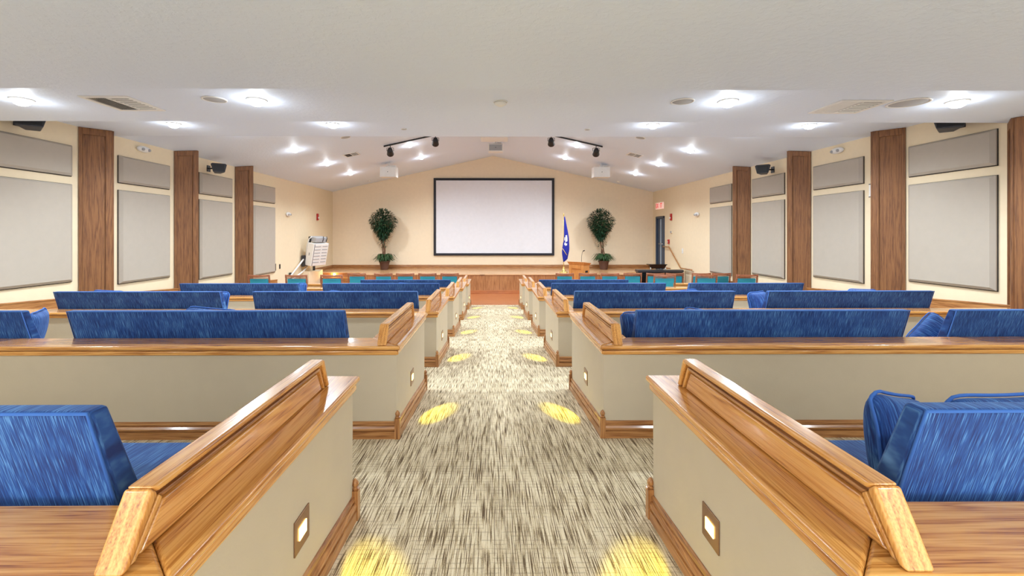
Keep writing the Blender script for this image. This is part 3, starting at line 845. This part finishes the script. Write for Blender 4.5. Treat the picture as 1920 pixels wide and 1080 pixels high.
# ------------------------------------------------------------------ sofas
def sofa(ri, xa, xb, label, topdz):
    near, far, zc = ROWS[ri]
    w = xb - xa; cx = (xa + xb) / 2
    z0 = F(near + .3)
    t = thing('sofa', label, 'sofa', (cx, near + .24, z0), group='blue upholstered sofas')
    ztop = zc + topdz - z0
    zcap = zc - z0
    def yr(z): return .035 - (z - zcap) * .31         # rear face, leaning back over the cap
    def slab(zb, zt, thb, tht, hw):
        pts = [(-hw, yr(zb), zb), (-hw, yr(zb) + thb, zb), (-hw, yr(zt) + tht, zt), (-hw, yr(zt), zt)]
        bm = B(); add_prism(bm, pts, (2 * hw, 0, 0)); return bm
    bk = obj('backrest', slab(.22, ztop, .125, .062, w / 2), blue, t, world=False, bevel=.014, seg=3)
    bm = B()
    hw = w / 2 - .004
    zz = ztop - .004
    add_tube(bm, [(-hw, yr(.3) - .002, .3), (-hw, yr(zz) - .001, zz), (hw, yr(zz) - .001, zz), (hw, yr(.3) - .002, .3)], .005, 6)
    sub(obj('piping', bm, piping, t, world=False, smooth=True), bk)
    bm = B(); add_box(bm, -w / 2, w / 2, yr(.45) + .12, .76, .3, .45); obj('seat_cushion', bm, blue, t, world=False, bevel=.03, seg=4)
    bm = B(); add_box(bm, -w / 2 + .02, w / 2 - .02, yr(.3) + .1, .72, .14, .3); obj('base', bm, blue, t, world=False, bevel=.01)
    for sx in (-1, 1):
        for yy in (yr(.2) + .16, .64):
            zf = F(near + .24 + yy) - z0
            bm = B(); add_box(bm, sx * (w / 2 - .1) - .025, sx * (w / 2 - .1) + .025, yy - .025, yy + .025, zf, .14); obj('leg', bm, base_oak['Z'], t, world=False)
    return t
TOPD = [.262, .214, .226, .212, .165]
SOFAS = [
    (0, -3.14, -1.04, 'blue sofa back at the lower left corner of the photo'),
    (0, 1.125, 3.24, 'blue sofa at the lower right corner with three cushions on it'),
    (1, -5.75, -3.63, 'blue sofa back cut off by the left photo edge, cushion at its end'),
    (1, -3.29, -1.16, 'long blue sofa back on the left, the widest complete one left of the aisle'),
    (1, 1.12, 3.26, 'long blue sofa back on the right, the widest complete one right of the aisle'),
    (1, 3.62, 5.74, 'blue sofa back cut off by the right edge of the photo, with a slumped cushion'),
    (2, -5.62, -3.5, 'outer left blue sofa in the third row from the camera, by the left wall'),
    (2, -3.09, -.975, 'inner left blue sofa in the third row from the camera, by the aisle'),
    (2, 1.05, 3.13, 'inner right blue sofa in the third row from the camera, by the aisle'),
    (2, 3.56, 5.72, 'outer right blue sofa in the third row from the camera, by the right wall'),
    (3, -5.62, -3.5, 'outer left blue sofa in the fourth row, behind two teal chairs'),
    (3, -3.07, -.975, 'inner left blue sofa in the fourth row, beside the aisle'),
    (3, 1.05, 3.12, 'inner right blue sofa in the fourth row, beside the aisle'),
    (3, 3.54, 5.62, 'outer right blue sofa in the fourth row, behind teal chairs'),
    (4, -3.07, -.99, 'farthest blue sofa left of the aisle, before a line of teal chairs'),
    (4, 1.06, 3.14, 'farthest blue sofa right of the aisle, before a line of teal chairs'),
]
for ri, xa, xb, lab in SOFAS: sofa(ri, xa, xb, lab, TOPD[ri])

# cushions
def pillow_mesh(w=.44, h=.42, d=.16, n=14):
    bm = B(); g = {}
    rr = random.Random(3)
    for sgn in (1, -1):
        for i in range(n + 1):
            for j in range(n + 1):
                u = -1 + 2 * i / n; v = -1 + 2 * j / n
                edge = i in (0, n) or j in (0, n)
                if edge and sgn == -1: g[(sgn, i, j)] = g[(1, i, j)]; continue
                pinch = (1 - .05 * (1 - v * v) * abs(u) ** 3) * (1 - .13 * (u * v) ** 6)
                pinch2 = (1 - .05 * (1 - u * u) * abs(v) ** 3) * (1 - .13 * (u * v) ** 6)
                x = u * w / 2 * pinch; z = v * h / 2 * pinch2
                th = d / 2 * ((1 - u ** 2) * (1 - v ** 2)) ** .42
                wr = .008 * math.sin(9 * u + 5 * v) * (abs(u) * abs(v))
                g[(sgn, i, j)] = bm.verts.new((x, sgn * th + wr, z))
    for sgn in (1, -1):
        for i in range(n):
            for j in range(n):
                q = [g[(sgn, i, j)], g[(sgn, i + 1, j)], g[(sgn, i + 1, j + 1)], g[(sgn, i, j + 1)]]
                if sgn == -1: q.reverse()
                bm.faces.new(q)
    path = [g[(1, i, 0)].co.copy() for i in range(n)] + [g[(1, n, j)].co.copy() for j in range(n)] + [g[(1, n - i, n)].co.copy() for i in range(n)] + [g[(1, 0, n - j)].co.copy() for j in range(n)]
    return bm, path
pil = None
def pillow(ri, x, dy, zb, rot, label):
    """ri row, dy offset from the row's back wall, zb height of its lower edge centre above the seat"""
    global pil
    near, far, zc = ROWS[ri]
    seat = F(near + .3) + .45
    loc = (x, near + dy, seat + zb)
    rot = tuple(math.radians(a) for a in rot)
    if pil is None:
        t = thing('cushion', label, 'cushion', (0, 0, 0), group='loose blue cushions')
        bm, path = pillow_mesh(); obj('cover', bm, blue, t, smooth=True, subsurf=1)
        bm = B(); add_tube(bm, path, .006, 6, closed=True); obj('piping', bm, piping, t, smooth=True)
        pil = t; t.location = loc; t.rotation_euler = rot
    else: dup(pil, loc, rot, label)
PIL = [
    (0, 1.45, .60, .125, (-12, 14, 30), 'upright blue cushion nearest the aisle on the lower right sofa'),
    (0, 1.72, .48, .165, (-16, 0, 3), 'blue cushion behind the lower right sofa back, middle one'),
    (0, 2.17, .48, .19, (-16, 0, -3), 'blue cushion behind the lower right sofa back, by the frame edge'),
    (1, -3.88, .52, .215, (-14, 0, -58), 'blue cushion standing at the end of the sofa cut by the left frame edge'),
    (1, -2.38, .49, .235, (-15, 7, 10), 'blue cushion corner peeking over the widest left sofa back'),
    (1, 1.29, .49, .2, (-15, 0, 6), 'blue cushion edge beside the aisle end of the widest right sofa'),
    (1, 1.80, .49, .212, (-15, 8, -8), 'blue cushion tip peeking over the widest right sofa back'),
    (1, 3.84, .56, .12, (-30, -36, 14), 'slumped blue cushion at the end of the sofa cut by the right frame edge'),
    (2, -5.2, .49, .255, (-15, 3, 4), 'blue cushion peeking above the outer left third-row sofa'),
    (2, -3.77, .49, .24, (-15, 0, -6), 'blue cushion at the inner end of the outer left third-row sofa'),
    (2, -2.05, .49, .24, (-15, 5, 0), 'blue cushion top showing over the inner left third-row sofa'),
    (2, 2.6, .49, .255, (-15, -5, 0), 'blue cushion showing over the inner right third-row sofa'),
    (2, 3.62, .50, .23, (-14, 0, 30), 'blue cushion at the inner end of the outer right third-row sofa'),
    (2, 5.05, .49, .265, (-15, 2, 0), 'blue cushion peeking above the outer right third-row sofa'),
    (3, -3.68, .49, .25, (-15, -4, 0), 'blue cushion corner at the inner end of the outer left fourth-row sofa'),
    (3, -1.6, .49, .245, (-15, 6, 0), 'blue cushion tip showing over the inner left fourth-row sofa'),
]
for a in PIL: pillow(*a)

# ------------------------------------------------------------------ teal chairs
def chair_proto(label):
    t = thing('armchair', label, 'chair', (0, 0, 0), group='teal wooden-framed armchairs')
    W, top = .27, 1.04
    k = dict(world=False)
    bm = B()
    N = 12
    rows = []
    for i in range(N + 1):
        u = -1 + 2 * i / N
        x = u * W; y = -.30 + .035 * (1 - u * u) * -1; z = top - .012 * (1 - u * u)
        rows.append([bm.verts.new((x, y - .014, z - .05)), bm.verts.new((x, y + .014, z - .05)), bm.verts.new((x, y + .014, z)), bm.verts.new((x, y - .014, z))])
    for a, b_ in zip(rows, rows[1:]):
        for j in range(4): bm.faces.new((a[j], a[(j + 1) % 4], b_[(j + 1) % 4], b_[j]))
    bm.faces.new(rows[0]); bm.faces.new(rows[-1])
    obj('top_rail', bm, chair_wood, t, bevel=.006, **k)
    for sx in (-1, 1):
        bm = B(); x = sx * (W - .015)
        add_prism(bm, [(x - .017, -.26, 0), (x - .017, -.225, 0), (x - .017, -.2, .42), (x - .017, -.285, 1.03), (x - .017, -.315, 1.03), (x - .017, -.235, .42)], (.034, 0, 0))
        obj('leg', bm, chair_wood, t, bevel=.004, **k)
        bm = B(); add_prism(bm, [(x - .017, .22, 0), (x - .017, .25, 0), (x - .017, .245, .64), (x - .017, .21, .64)], (.034, 0, 0)); obj('leg', bm, chair_wood, t, bevel=.004, **k)
        bm = B(); add_prism(bm, [(x - .022, -.25, .64), (x - .022, .26, .63), (x - .022, .26, .66), (x - .022, -.25, .67)], (.044, 0, 0)); obj('armrest', bm, chair_wood, t, bevel=.008, **k)
    bm = B()
    add_prism(bm, [(-W + .03, -.29, .945), (-W + .03, -.266, .945), (-W + .03, -.27, .965), (-W + .03, -.294, .965)], (2 * W - .06, 0, 0))
    add_prism(bm, [(-W + .03, -.24, .46), (-W + .03, -.215, .46), (-W + .03, -.218, .5), (-W + .03, -.243, .5)], (2 * W - .06, 0, 0))
    obj('cross_rail', bm, chair_wood, t, **k)
    bm = B(); add_prism(bm, [(-W + .05, -.255, .51), (-W + .05, -.2, .51), (-W + .05, -.245, .935), (-W + .05, -.299, .935)], (2 * W - .1, 0, 0)); obj('backrest', bm, teal, t, bevel=.012, **k)
    bm = B(); add_box(bm, -W + .02, W - .02, -.2, .24, .40, .47); obj('seat', bm, teal, t, bevel=.02, seg=3, **k)
    bm = B(); add_box(bm, -W + .02, W - .02, -.2, .235, .36, .40); obj('seat_frame', bm, chair_wood, t, **k)
    return t
CH = [  # px centre, rear-rail distance, label
    (487, 10.95, 'leftmost teal wooden armchair, beside the last left column'),
    (557, 10.95, 'second teal armchair from the left, below the wheelchair lift'),
    (622, 10.95, 'third teal armchair from the left, before the glowing step light'),
    (670, 13.2, 'teal armchair at the left end of the far row, right of the step light'),
    (719, 13.2, 'teal armchair in the far row below the left potted tree'),
    (760, 13.2, 'teal armchair in the far row, third from the left end of that row'),
    (802, 13.2, 'teal armchair in the far row left of the aisle, next to last'),
    (843, 13.2, 'teal armchair in the far row nearest the aisle on the left'),
    (1059.5, 13.2, 'teal armchair in the far row nearest the aisle on the right, below the flag'),
    (1102.5, 13.2, 'teal armchair in the far row in front of the wooden lectern'),
    (1144.5, 13.2, 'teal armchair in the far row right of the lectern'),
    (1187.5, 13.2, 'teal armchair in the far row left of the black piano'),
    (1230, 13.2, 'teal armchair in the far row partly hidden before the black piano'),
    (1272, 13.2, 'teal armchair in the far row at the right end of the black piano'),
    (1248, 10.95, 'nearer teal armchair overlapping the black piano, right of the aisle'),
    (1315, 12.72, 'teal armchair mostly hidden behind the nearer one, by the right wall'),
    (1357, 12.72, 'teal armchair just left of the farthest right column'),
    (1326, 10.95, 'nearer teal armchair overlapping two far ones by the right wall'),
    (1403, 10.95, 'rightmost teal wooden armchair, right of the farthest right column'),
]
cp = None
for px, yr, lab in CH:
    yc = yr + .3
    x = (px - 925) * yr / 836
    if px == 1357: x = 6.53
    if px == 1315: x = 5.965
    if px == 1272: x = 5.385
    rz = {1227: .05}.get(px, R.uniform(-.03, .03))
    z = F(yc)
    if cp is None:
        cp = chair_proto(lab); cp.location = (x, yc, z); cp.rotation_euler = (0, 0, rz)
    else: dup(cp, (x, yc, z), rz, lab)

# ------------------------------------------------------------------ stage things: plants, flag, lectern, piano, lift
def leaf(bm, base, direction, length, width, droop=.0):
    d_ = Vector(direction).normalized()
    side = d_.cross(Vector((0, 0, 1)))
    if side.length < .05: side = Vector((1, 0, 0))
    side.normalize()
    nrm = side.cross(d_)
    p0 = Vector(base); 
    p1 = p0 + d_ * length * .45 + nrm * length * .06
    p2 = p0 + d_ * length - Vector((0, 0, 1)) * droop * length
    a = bm.verts.new(p0); b_ = bm.verts.new(p1 + side * width / 2 - nrm * width * .12); c = bm.verts.new(p1 - side * width / 2 - nrm * width * .12); d2 = bm.verts.new(p2); m = bm.verts.new(p1)
    bm.faces.new((a, b_, m)); bm.faces.new((a, m, c)); bm.faces.new((b_, d2, m)); bm.faces.new((m, d2, c))
def ficus(x, y, z, label, seed, trunks, crown_cx):
    rr = random.Random(seed)
    t = thing('potted_tree', label, 'potted tree', (x, y, z))
    bm = B(); add_lathe(bm, [(.14, 0), (.15, .01), (.205, .30), (.225, .31), (.225, .37), (.205, .37), (.2, .33), (.0, .33)], x, y, 28, z); obj('pot', bm, pot_m, t, smooth=False, bevel=.003)
    bm = B(); add_lathe(bm, [(.198, .30), (.19, .34), (0, .345)], x, y, 20, z); obj('soil', bm, soil, t, smooth=True)
    cz = z + 1.86; cx = x + crown_cx
    bm = B()
    for k in range(trunks):
        ph = 2 * PI * k / trunks + rr.random(); pts = []
        for i in range(13):
            f = i / 12; a = ph + f * 2.4
            r_ = .105 * (1 - .55 * math.sin(PI * f)) 
            pts.append((x + crown_cx * f + r_ * math.cos(a) + rr.uniform(-.008, .008), y + r_ * math.sin(a), z + .32 + f * 1.15))
        add_tube(bm, pts, [.025 - .010 * i / 12 for i in range(13)], 7)
    for k in range(26):                      # branches into the crown
        a = rr.random() * 2 * PI; e = rr.uniform(.15, 1.4); ln = rr.uniform(.25, .55)
        st = Vector((cx + rr.uniform(-.05, .05), y + rr.uniform(-.05, .05), z + rr.uniform(1.1, 1.5)))
        en = st + Vector((math.cos(a) * math.cos(e), math.sin(a) * math.cos(e), math.sin(e))) * ln
        add_tube(bm, [st, (st + en) / 2 + Vector((0, 0, .03)), en], [.01, .007, .004], 5)
    obj('trunk', bm, bark, t, smooth=True)
    bm = B()
    n = 0
    while n < 3000:
        u, v, w = rr.uniform(-1, 1), rr.uniform(-1, 1), rr.uniform(-1, 1)
        if u * u + v * v + w * w > 1: continue
        prof = .56 * (1 - .6 * max(0, .25 - w) ** 1.1)          # narrower towards the bottom
        if w > .6: prof *= 1 - .25 * (w - .6)
        p = Vector((cx + u * prof, y + v * prof * .8, cz + w * .64))
        out = Vector((u, v, .15 + w * .5)).normalized()
        dr = (out + Vector((rr.uniform(-.6, .6), rr.uniform(-.6, .6), rr.uniform(-.7, .25)))).normalized()
        leaf(bm, p, dr, rr.uniform(.10, .17), rr.uniform(.035, .055), .25); n += 1
    for k in range(46):
        a = rr.random() * 2 * PI; q = rr.uniform(.05, .22)
        p = Vector((cx + math.cos(a) * q, y + math.sin(a) * q, z + rr.uniform(.95, 1.25)))
        leaf(bm, p, (math.cos(a), math.sin(a), rr.uniform(-.6, .3)), rr.uniform(.09, .14), .035, .3)
    obj('foliage', bm, leaf_m, t, smooth=True)
    bm = B()
    for k in range(190):
        a = rr.random() * 2 * PI; q = rr.uniform(0, .17)
        p0 = Vector((x + math.cos(a) * q, y + math.sin(a) * q, z + .34))
        out = Vector((math.cos(a), math.sin(a), 0)); ln = rr.uniform(.22, .5); rise = rr.uniform(.14, .42)
        side = out.cross(Vector((0, 0, 1)))
        prev = None; W = rr.uniform(.03, .055)
        for i in range(6):
            f = i / 5
            c = p0 + out * ln * f + Vector((0, 0, rise * math.sin(PI * min(1, f * 1.15) * .75)* (1 - .25 * f) - .1 * f * f))
            w = W * math.sin(PI * (.12 + .88 * f)) if i < 5 else .001
            cur = (bm.verts.new(c + side * w / 2), bm.verts.new(c - side * w / 2))
            if prev: bm.faces.new((prev[0], prev[1], cur[1], cur[0]))
            prev = cur
    obj('fern_leaves', bm, leaf_m2, t, smooth=True)
ficus(-4.52, 18.55, Z_STAGE, 'tall potted indoor tree on the stage left of the screen', 11, 5, -.06)
ficus(4.60, 18.55, Z_STAGE, 'tall potted indoor tree on the stage right of the screen', 23, 4, -.12)

# flag
fx, fy = 2.70, 17.1
t = thing('flag', 'furled dark blue flag on a gold pole right of the screen', 'flag', (fx, fy, Z_STAGE))
bm = B(); add_tube(bm, [(fx, fy, Z_STAGE + .02), (fx, fy, H + .66)], .014, 10); obj('pole', bm, gold, t, smooth=True)
bm = B(); add_lathe(bm, [(.16, 0), (.16, .02), (.1, .05), (.05, .09), (.035, .16), (.03, .22)], fx, fy, 24, Z_STAGE); obj('base', bm, gold, t, smooth=True)
bm = B(); add_lathe(bm, [(.01, 0), (.03, .02), (.02, .05), (.025, .07), (.004, .13)], fx, fy, 12, H + .65); obj('finial', bm, gold, t, smooth=True)
def flag_pt(f, a, off=0):
    zz = H + .63 - f * 1.75
    wl = .035 + .20 * min(1, f * 1.35) * (1 if f < .8 else 1 - (f - .8) * 2.6)
    fold = 1 + .18 * math.cos(5 * a)
    return (fx + .03 + (.05 + .02 * math.sin(f * 5)) * min(1, f * 2) + (wl * .55 * fold + off) * math.cos(a), fy + (wl * .4 * fold + off) * math.sin(a), zz - .12 * f * (math.cos(a) * .5 + .5) * -1 - (0.0))
bm = B(); n, m_ = 22, 30; G = [[bm.verts.new(flag_pt(i / n, 2 * PI * j / m_)) for j in range(m_)] for i in range(n + 1)]
for i in range(n):
    for j in range(m_): bm.faces.new((G[i][j], G[i][(j + 1) % m_], G[i + 1][(j + 1) % m_], G[i + 1][j]))
bm.faces.new(G[0]); bm.faces.new(G[-1])
fc = obj('cloth', bm, flag_blue, t, smooth=True)
bm = B()
def patch(f0, f1, a0, a1, k=4):
    g = [[bm.verts.new(flag_pt(f0 + (f1 - f0) * i / k, a0 + (a1 - a0) * j / k, .004)) for j in range(k + 1)] for i in range(k + 1)]
    for i in range(k):
        for j in range(k): bm.faces.new((g[i][j], g[i][j + 1], g[i + 1][j + 1], g[i + 1][j]))
for q in ((.42, .47, -1.95, -1.25), (.46, .53, -2.3, -1.9), (.47, .56, -1.75, -1.2), (.53, .57, -2.0, -1.3), (.58, .63, -2.2, -1.7), (.61, .655, -1.9, -1.3)): patch(*q)
sub(obj('emblem', bm, flag_white, t, smooth=True), fc)
bm = B(); add_tube(bm, [flag_pt(.70, -2.6, .006), flag_pt(.76, -2.1, .008), flag_pt(.83, -1.6, .008), flag_pt(.88, -1.2, .008)], .012, 6)
sub(obj('fringe', bm, gold, t, smooth=True), fc)

# lectern
lx, ly = 3.03, 15.7
t = thing('lectern', 'honey oak lectern standing on the floor before the stage', 'lectern', (lx, ly, Z_LOW), rotz=math.radians(-40))
def lb(name, mat, *boxes, bev=.006):
    bm = B()
    for b_ in boxes: add_box(bm, *b_)
    return obj(name, bm, mat, t, world=False, bevel=bev)
lb('body', lect_wood, (-.28, .28, -.2, .22, .06, 1.12))
lb('plinth', lect_wood, (-.31, .31, -.23, .25, 0, .08))
lb('corner_stile', lect_wood, (-.29, -.19, -.222, -.2, .08, 1.12), (.19, .29, -.222, -.2, .08, 1.12), (-.19, .19, -.222, -.2, .98, 1.12), (-.19, .19, -.222, -.2, .08, .18))
lb('apron_panel', lect_wood, (-.17, .17, -.235, -.222, 1.0, 1.12))
bm = B(); add_prism(bm, [(-.28, -.22, 1.12), (-.28, .24, 1.12), (-.34, .28, 1.3), (-.34, -.27, 1.22)], (.56, 0, 0))
bm.free(); bm = B()
lo_ = [(-.28, -.2, 1.1), (.28, -.2, 1.1), (.28, .22, 1.1), (-.28, .22, 1.1)]; hi_ = [(-.34, -.27, 1.24), (.34, -.27, 1.24), (.34, .27, 1.18), (-.34, .27, 1.18)]
a = [bm.verts.new(p) for p in lo_]; b_ = [bm.verts.new(p) for p in hi_]
bm.faces.new(a); bm.faces.new(b_)
for i in range(4): bm.faces.new((a[i], a[(i + 1) % 4], b_[(i + 1) % 4], b_[i]))
obj('reading_top', bm, lect_wood, t, world=False, bevel=.008)
lb('side_slot', dark_slot, (.281, .286, -.08, .1, .86, .93), bev=0)
t = thing('microphone', 'thin gooseneck microphone rising from the lectern', 'microphone', (lx + .08, ly, H - .99))
bm = B(); add_tube(bm, [(lx + .08, ly, H - 1.01), (lx + .08, ly, H - .85), (lx + .1, ly, H - .7), (lx + .14, ly, H - .63)], .007, 8); obj('gooseneck', bm, black, t, smooth=True)
bm = B(); add_tube(bm, [(lx + .13, ly, H - .635), (lx + .19, ly - .02, H - .61)], .018, 10); obj('mic_head', bm, black, t, smooth=True)

# black piano and the case on it
t = thing('piano', 'low black upright piano on the wood floor right of the lectern', 'piano', (5.9, 15.6, Z_LOW))
px0, px1, py = 5.07, 6.68, 15.6
bm = B(); add_box(bm, px0, px1, py - .02, py + .32, H - 1.38, H - 1.30); obj('lid', bm, charcoal, t, bevel=.01)
bm = B(); add_box(bm, px0 + .03, px1 - .03, py, py + .3, H - 1.85, H - 1.38); obj('cabinet', bm, gloss_black, t, bevel=.005)
for x in (px0 + .35, px1 - .65):
    bm = B(); add_box(bm, x, x + .1, py + .02, py + .4, Z_LOW, H - 1.85); obj('leg', bm, black, t)
bm = B(); add_box(bm, px0, px1 - .02, py + .3, py + .55, H - 1.62, H - 1.52); obj('keyboard', bm, black, t, bevel=.005)
cx, cy, cz = 5.80, 15.78, H - 1.285
t = thing('equipment_case', 'black rounded case with two pale feet resting on the black piano', 'case', (cx, cy, cz))
bm = B()
def ring(w, d, z): return [(cx - w, cy - d, z), (cx + w, cy - d, z), (cx + w, cy + d, z), (cx - w, cy + d, z)]
lv = [[bm.verts.new(p) for p in ring(*q)] for q in ((.24, .1, cz + .03), (.30, .13, cz + .15), (.33, .14, cz + .16), (.33, .14, cz + .185))]
bm.faces.new(lv[0]); bm.faces.new(lv[-1])
for a, b_ in zip(lv, lv[1:]):
    for j in range(4): bm.faces.new((a[j], a[(j + 1) % 4], b_[(j + 1) % 4], b_[j]))
obj('shell', bm, gloss_black, t, bevel=.012)
for a in (-1, 1):
    bm = B(); add_tube(bm, [(cx + a * .25, cy - .1, cz + .004), (cx + a * .27, cy - .14, cz + .06)], .018, 8); obj('foot', bm, white_pl, t)

# folded wheelchair platform lift on the left wall
ox, oy, oz = -6.45, 16.3, H - .75
t = thing('platform_lift', 'white folded wheelchair platform lift on the left wall by the stage steps', 'wheelchair lift', (ox, oy, oz))
def tf(bm, ang=math.radians(11)):
    M = Matrix.Rotation(math.radians(-20), 4, 'Z') @ Matrix.Rotation(ang, 4, 'Y')
    bmesh.ops.transform(bm, matrix=M, verts=bm.verts)
    return bm
k = dict(world=False)
bm = B(); add_box(bm, -.14, .14, -.35, .42, -.42, .40); obj('folded_platform', tf(bm), white_pl, t, bevel=.015, **k)
bm = B()
for i in range(6):
    z = -.3 + i * .115
    add_box(bm, .141, .146, -.27, .02, z, z + .03); add_box(bm, .141, .146, .1, .36, z, z + .03)
obj('vent_slats', tf(bm), grey_pl, t, **k)
bm = B(); add_box(bm, .1405, .144, -.31, -.29, -.4, .38); add_box(bm, -.02, .0, -.352, -.35, -.05, .05); obj('panel_seam', tf(bm), dark_slot, t, **k)
bm = B(); add_box(bm, -.2, .1, -.25, .35, .43, .62); obj('control_head', tf(bm), grey_pl, t, bevel=.03, seg=3, **k)
bm = B(); add_box(bm, -.21, -.1, -.28, -.251, .36, .6); add_tube(bm, [(.11, .1, .46), (.14, .1, .58), (.1, .1, .66)], .012, 6); add_tube(bm, [(.11, .28, .46), (.14, .28, .58), (.1, .28, .66)], .012, 6); obj('hand_grips', tf(bm), black, t, **k)
bm = B(); add_tube(bm, [(-.17, -.3, -.3), (-.2, -.3, .3), (-.16, -.3, .52), (-.05, -.3, .62)], .022, 8); obj('side_tube', tf(bm), white_pl, t, smooth=True, **k)
for dz in (0, -.42):
    bm = B(); add_tube(bm, [(-XW + .1, 14.9, H - 1.40 + dz * .3 - .1), (-XW + .1, 16.0, H - .95 + dz), (-XW + .1, 17.4, H - .35 + dz)], .03, 10); obj('guide_rail', bm, white_pl, t, smooth=True)
for y in (15.1, 17.1):
    bm = B(); add_box(bm, -XW + .02, -XW + .08, y - .03, y + .03, (Z_LOW if y < 17 else Z_STAGE), H - 1.42 + (y - 14.9) * .42); obj('support_post', bm, charcoal, t)
bm = B(); add_box(bm, -XW + .03, -XW + .16, 16.0, 16.25, H - 1.2, H - .8); obj('carriage', bm, charcoal, t, bevel=.01)

for o in bpy.data.objects:
    if '_o' in o: del o['_o']
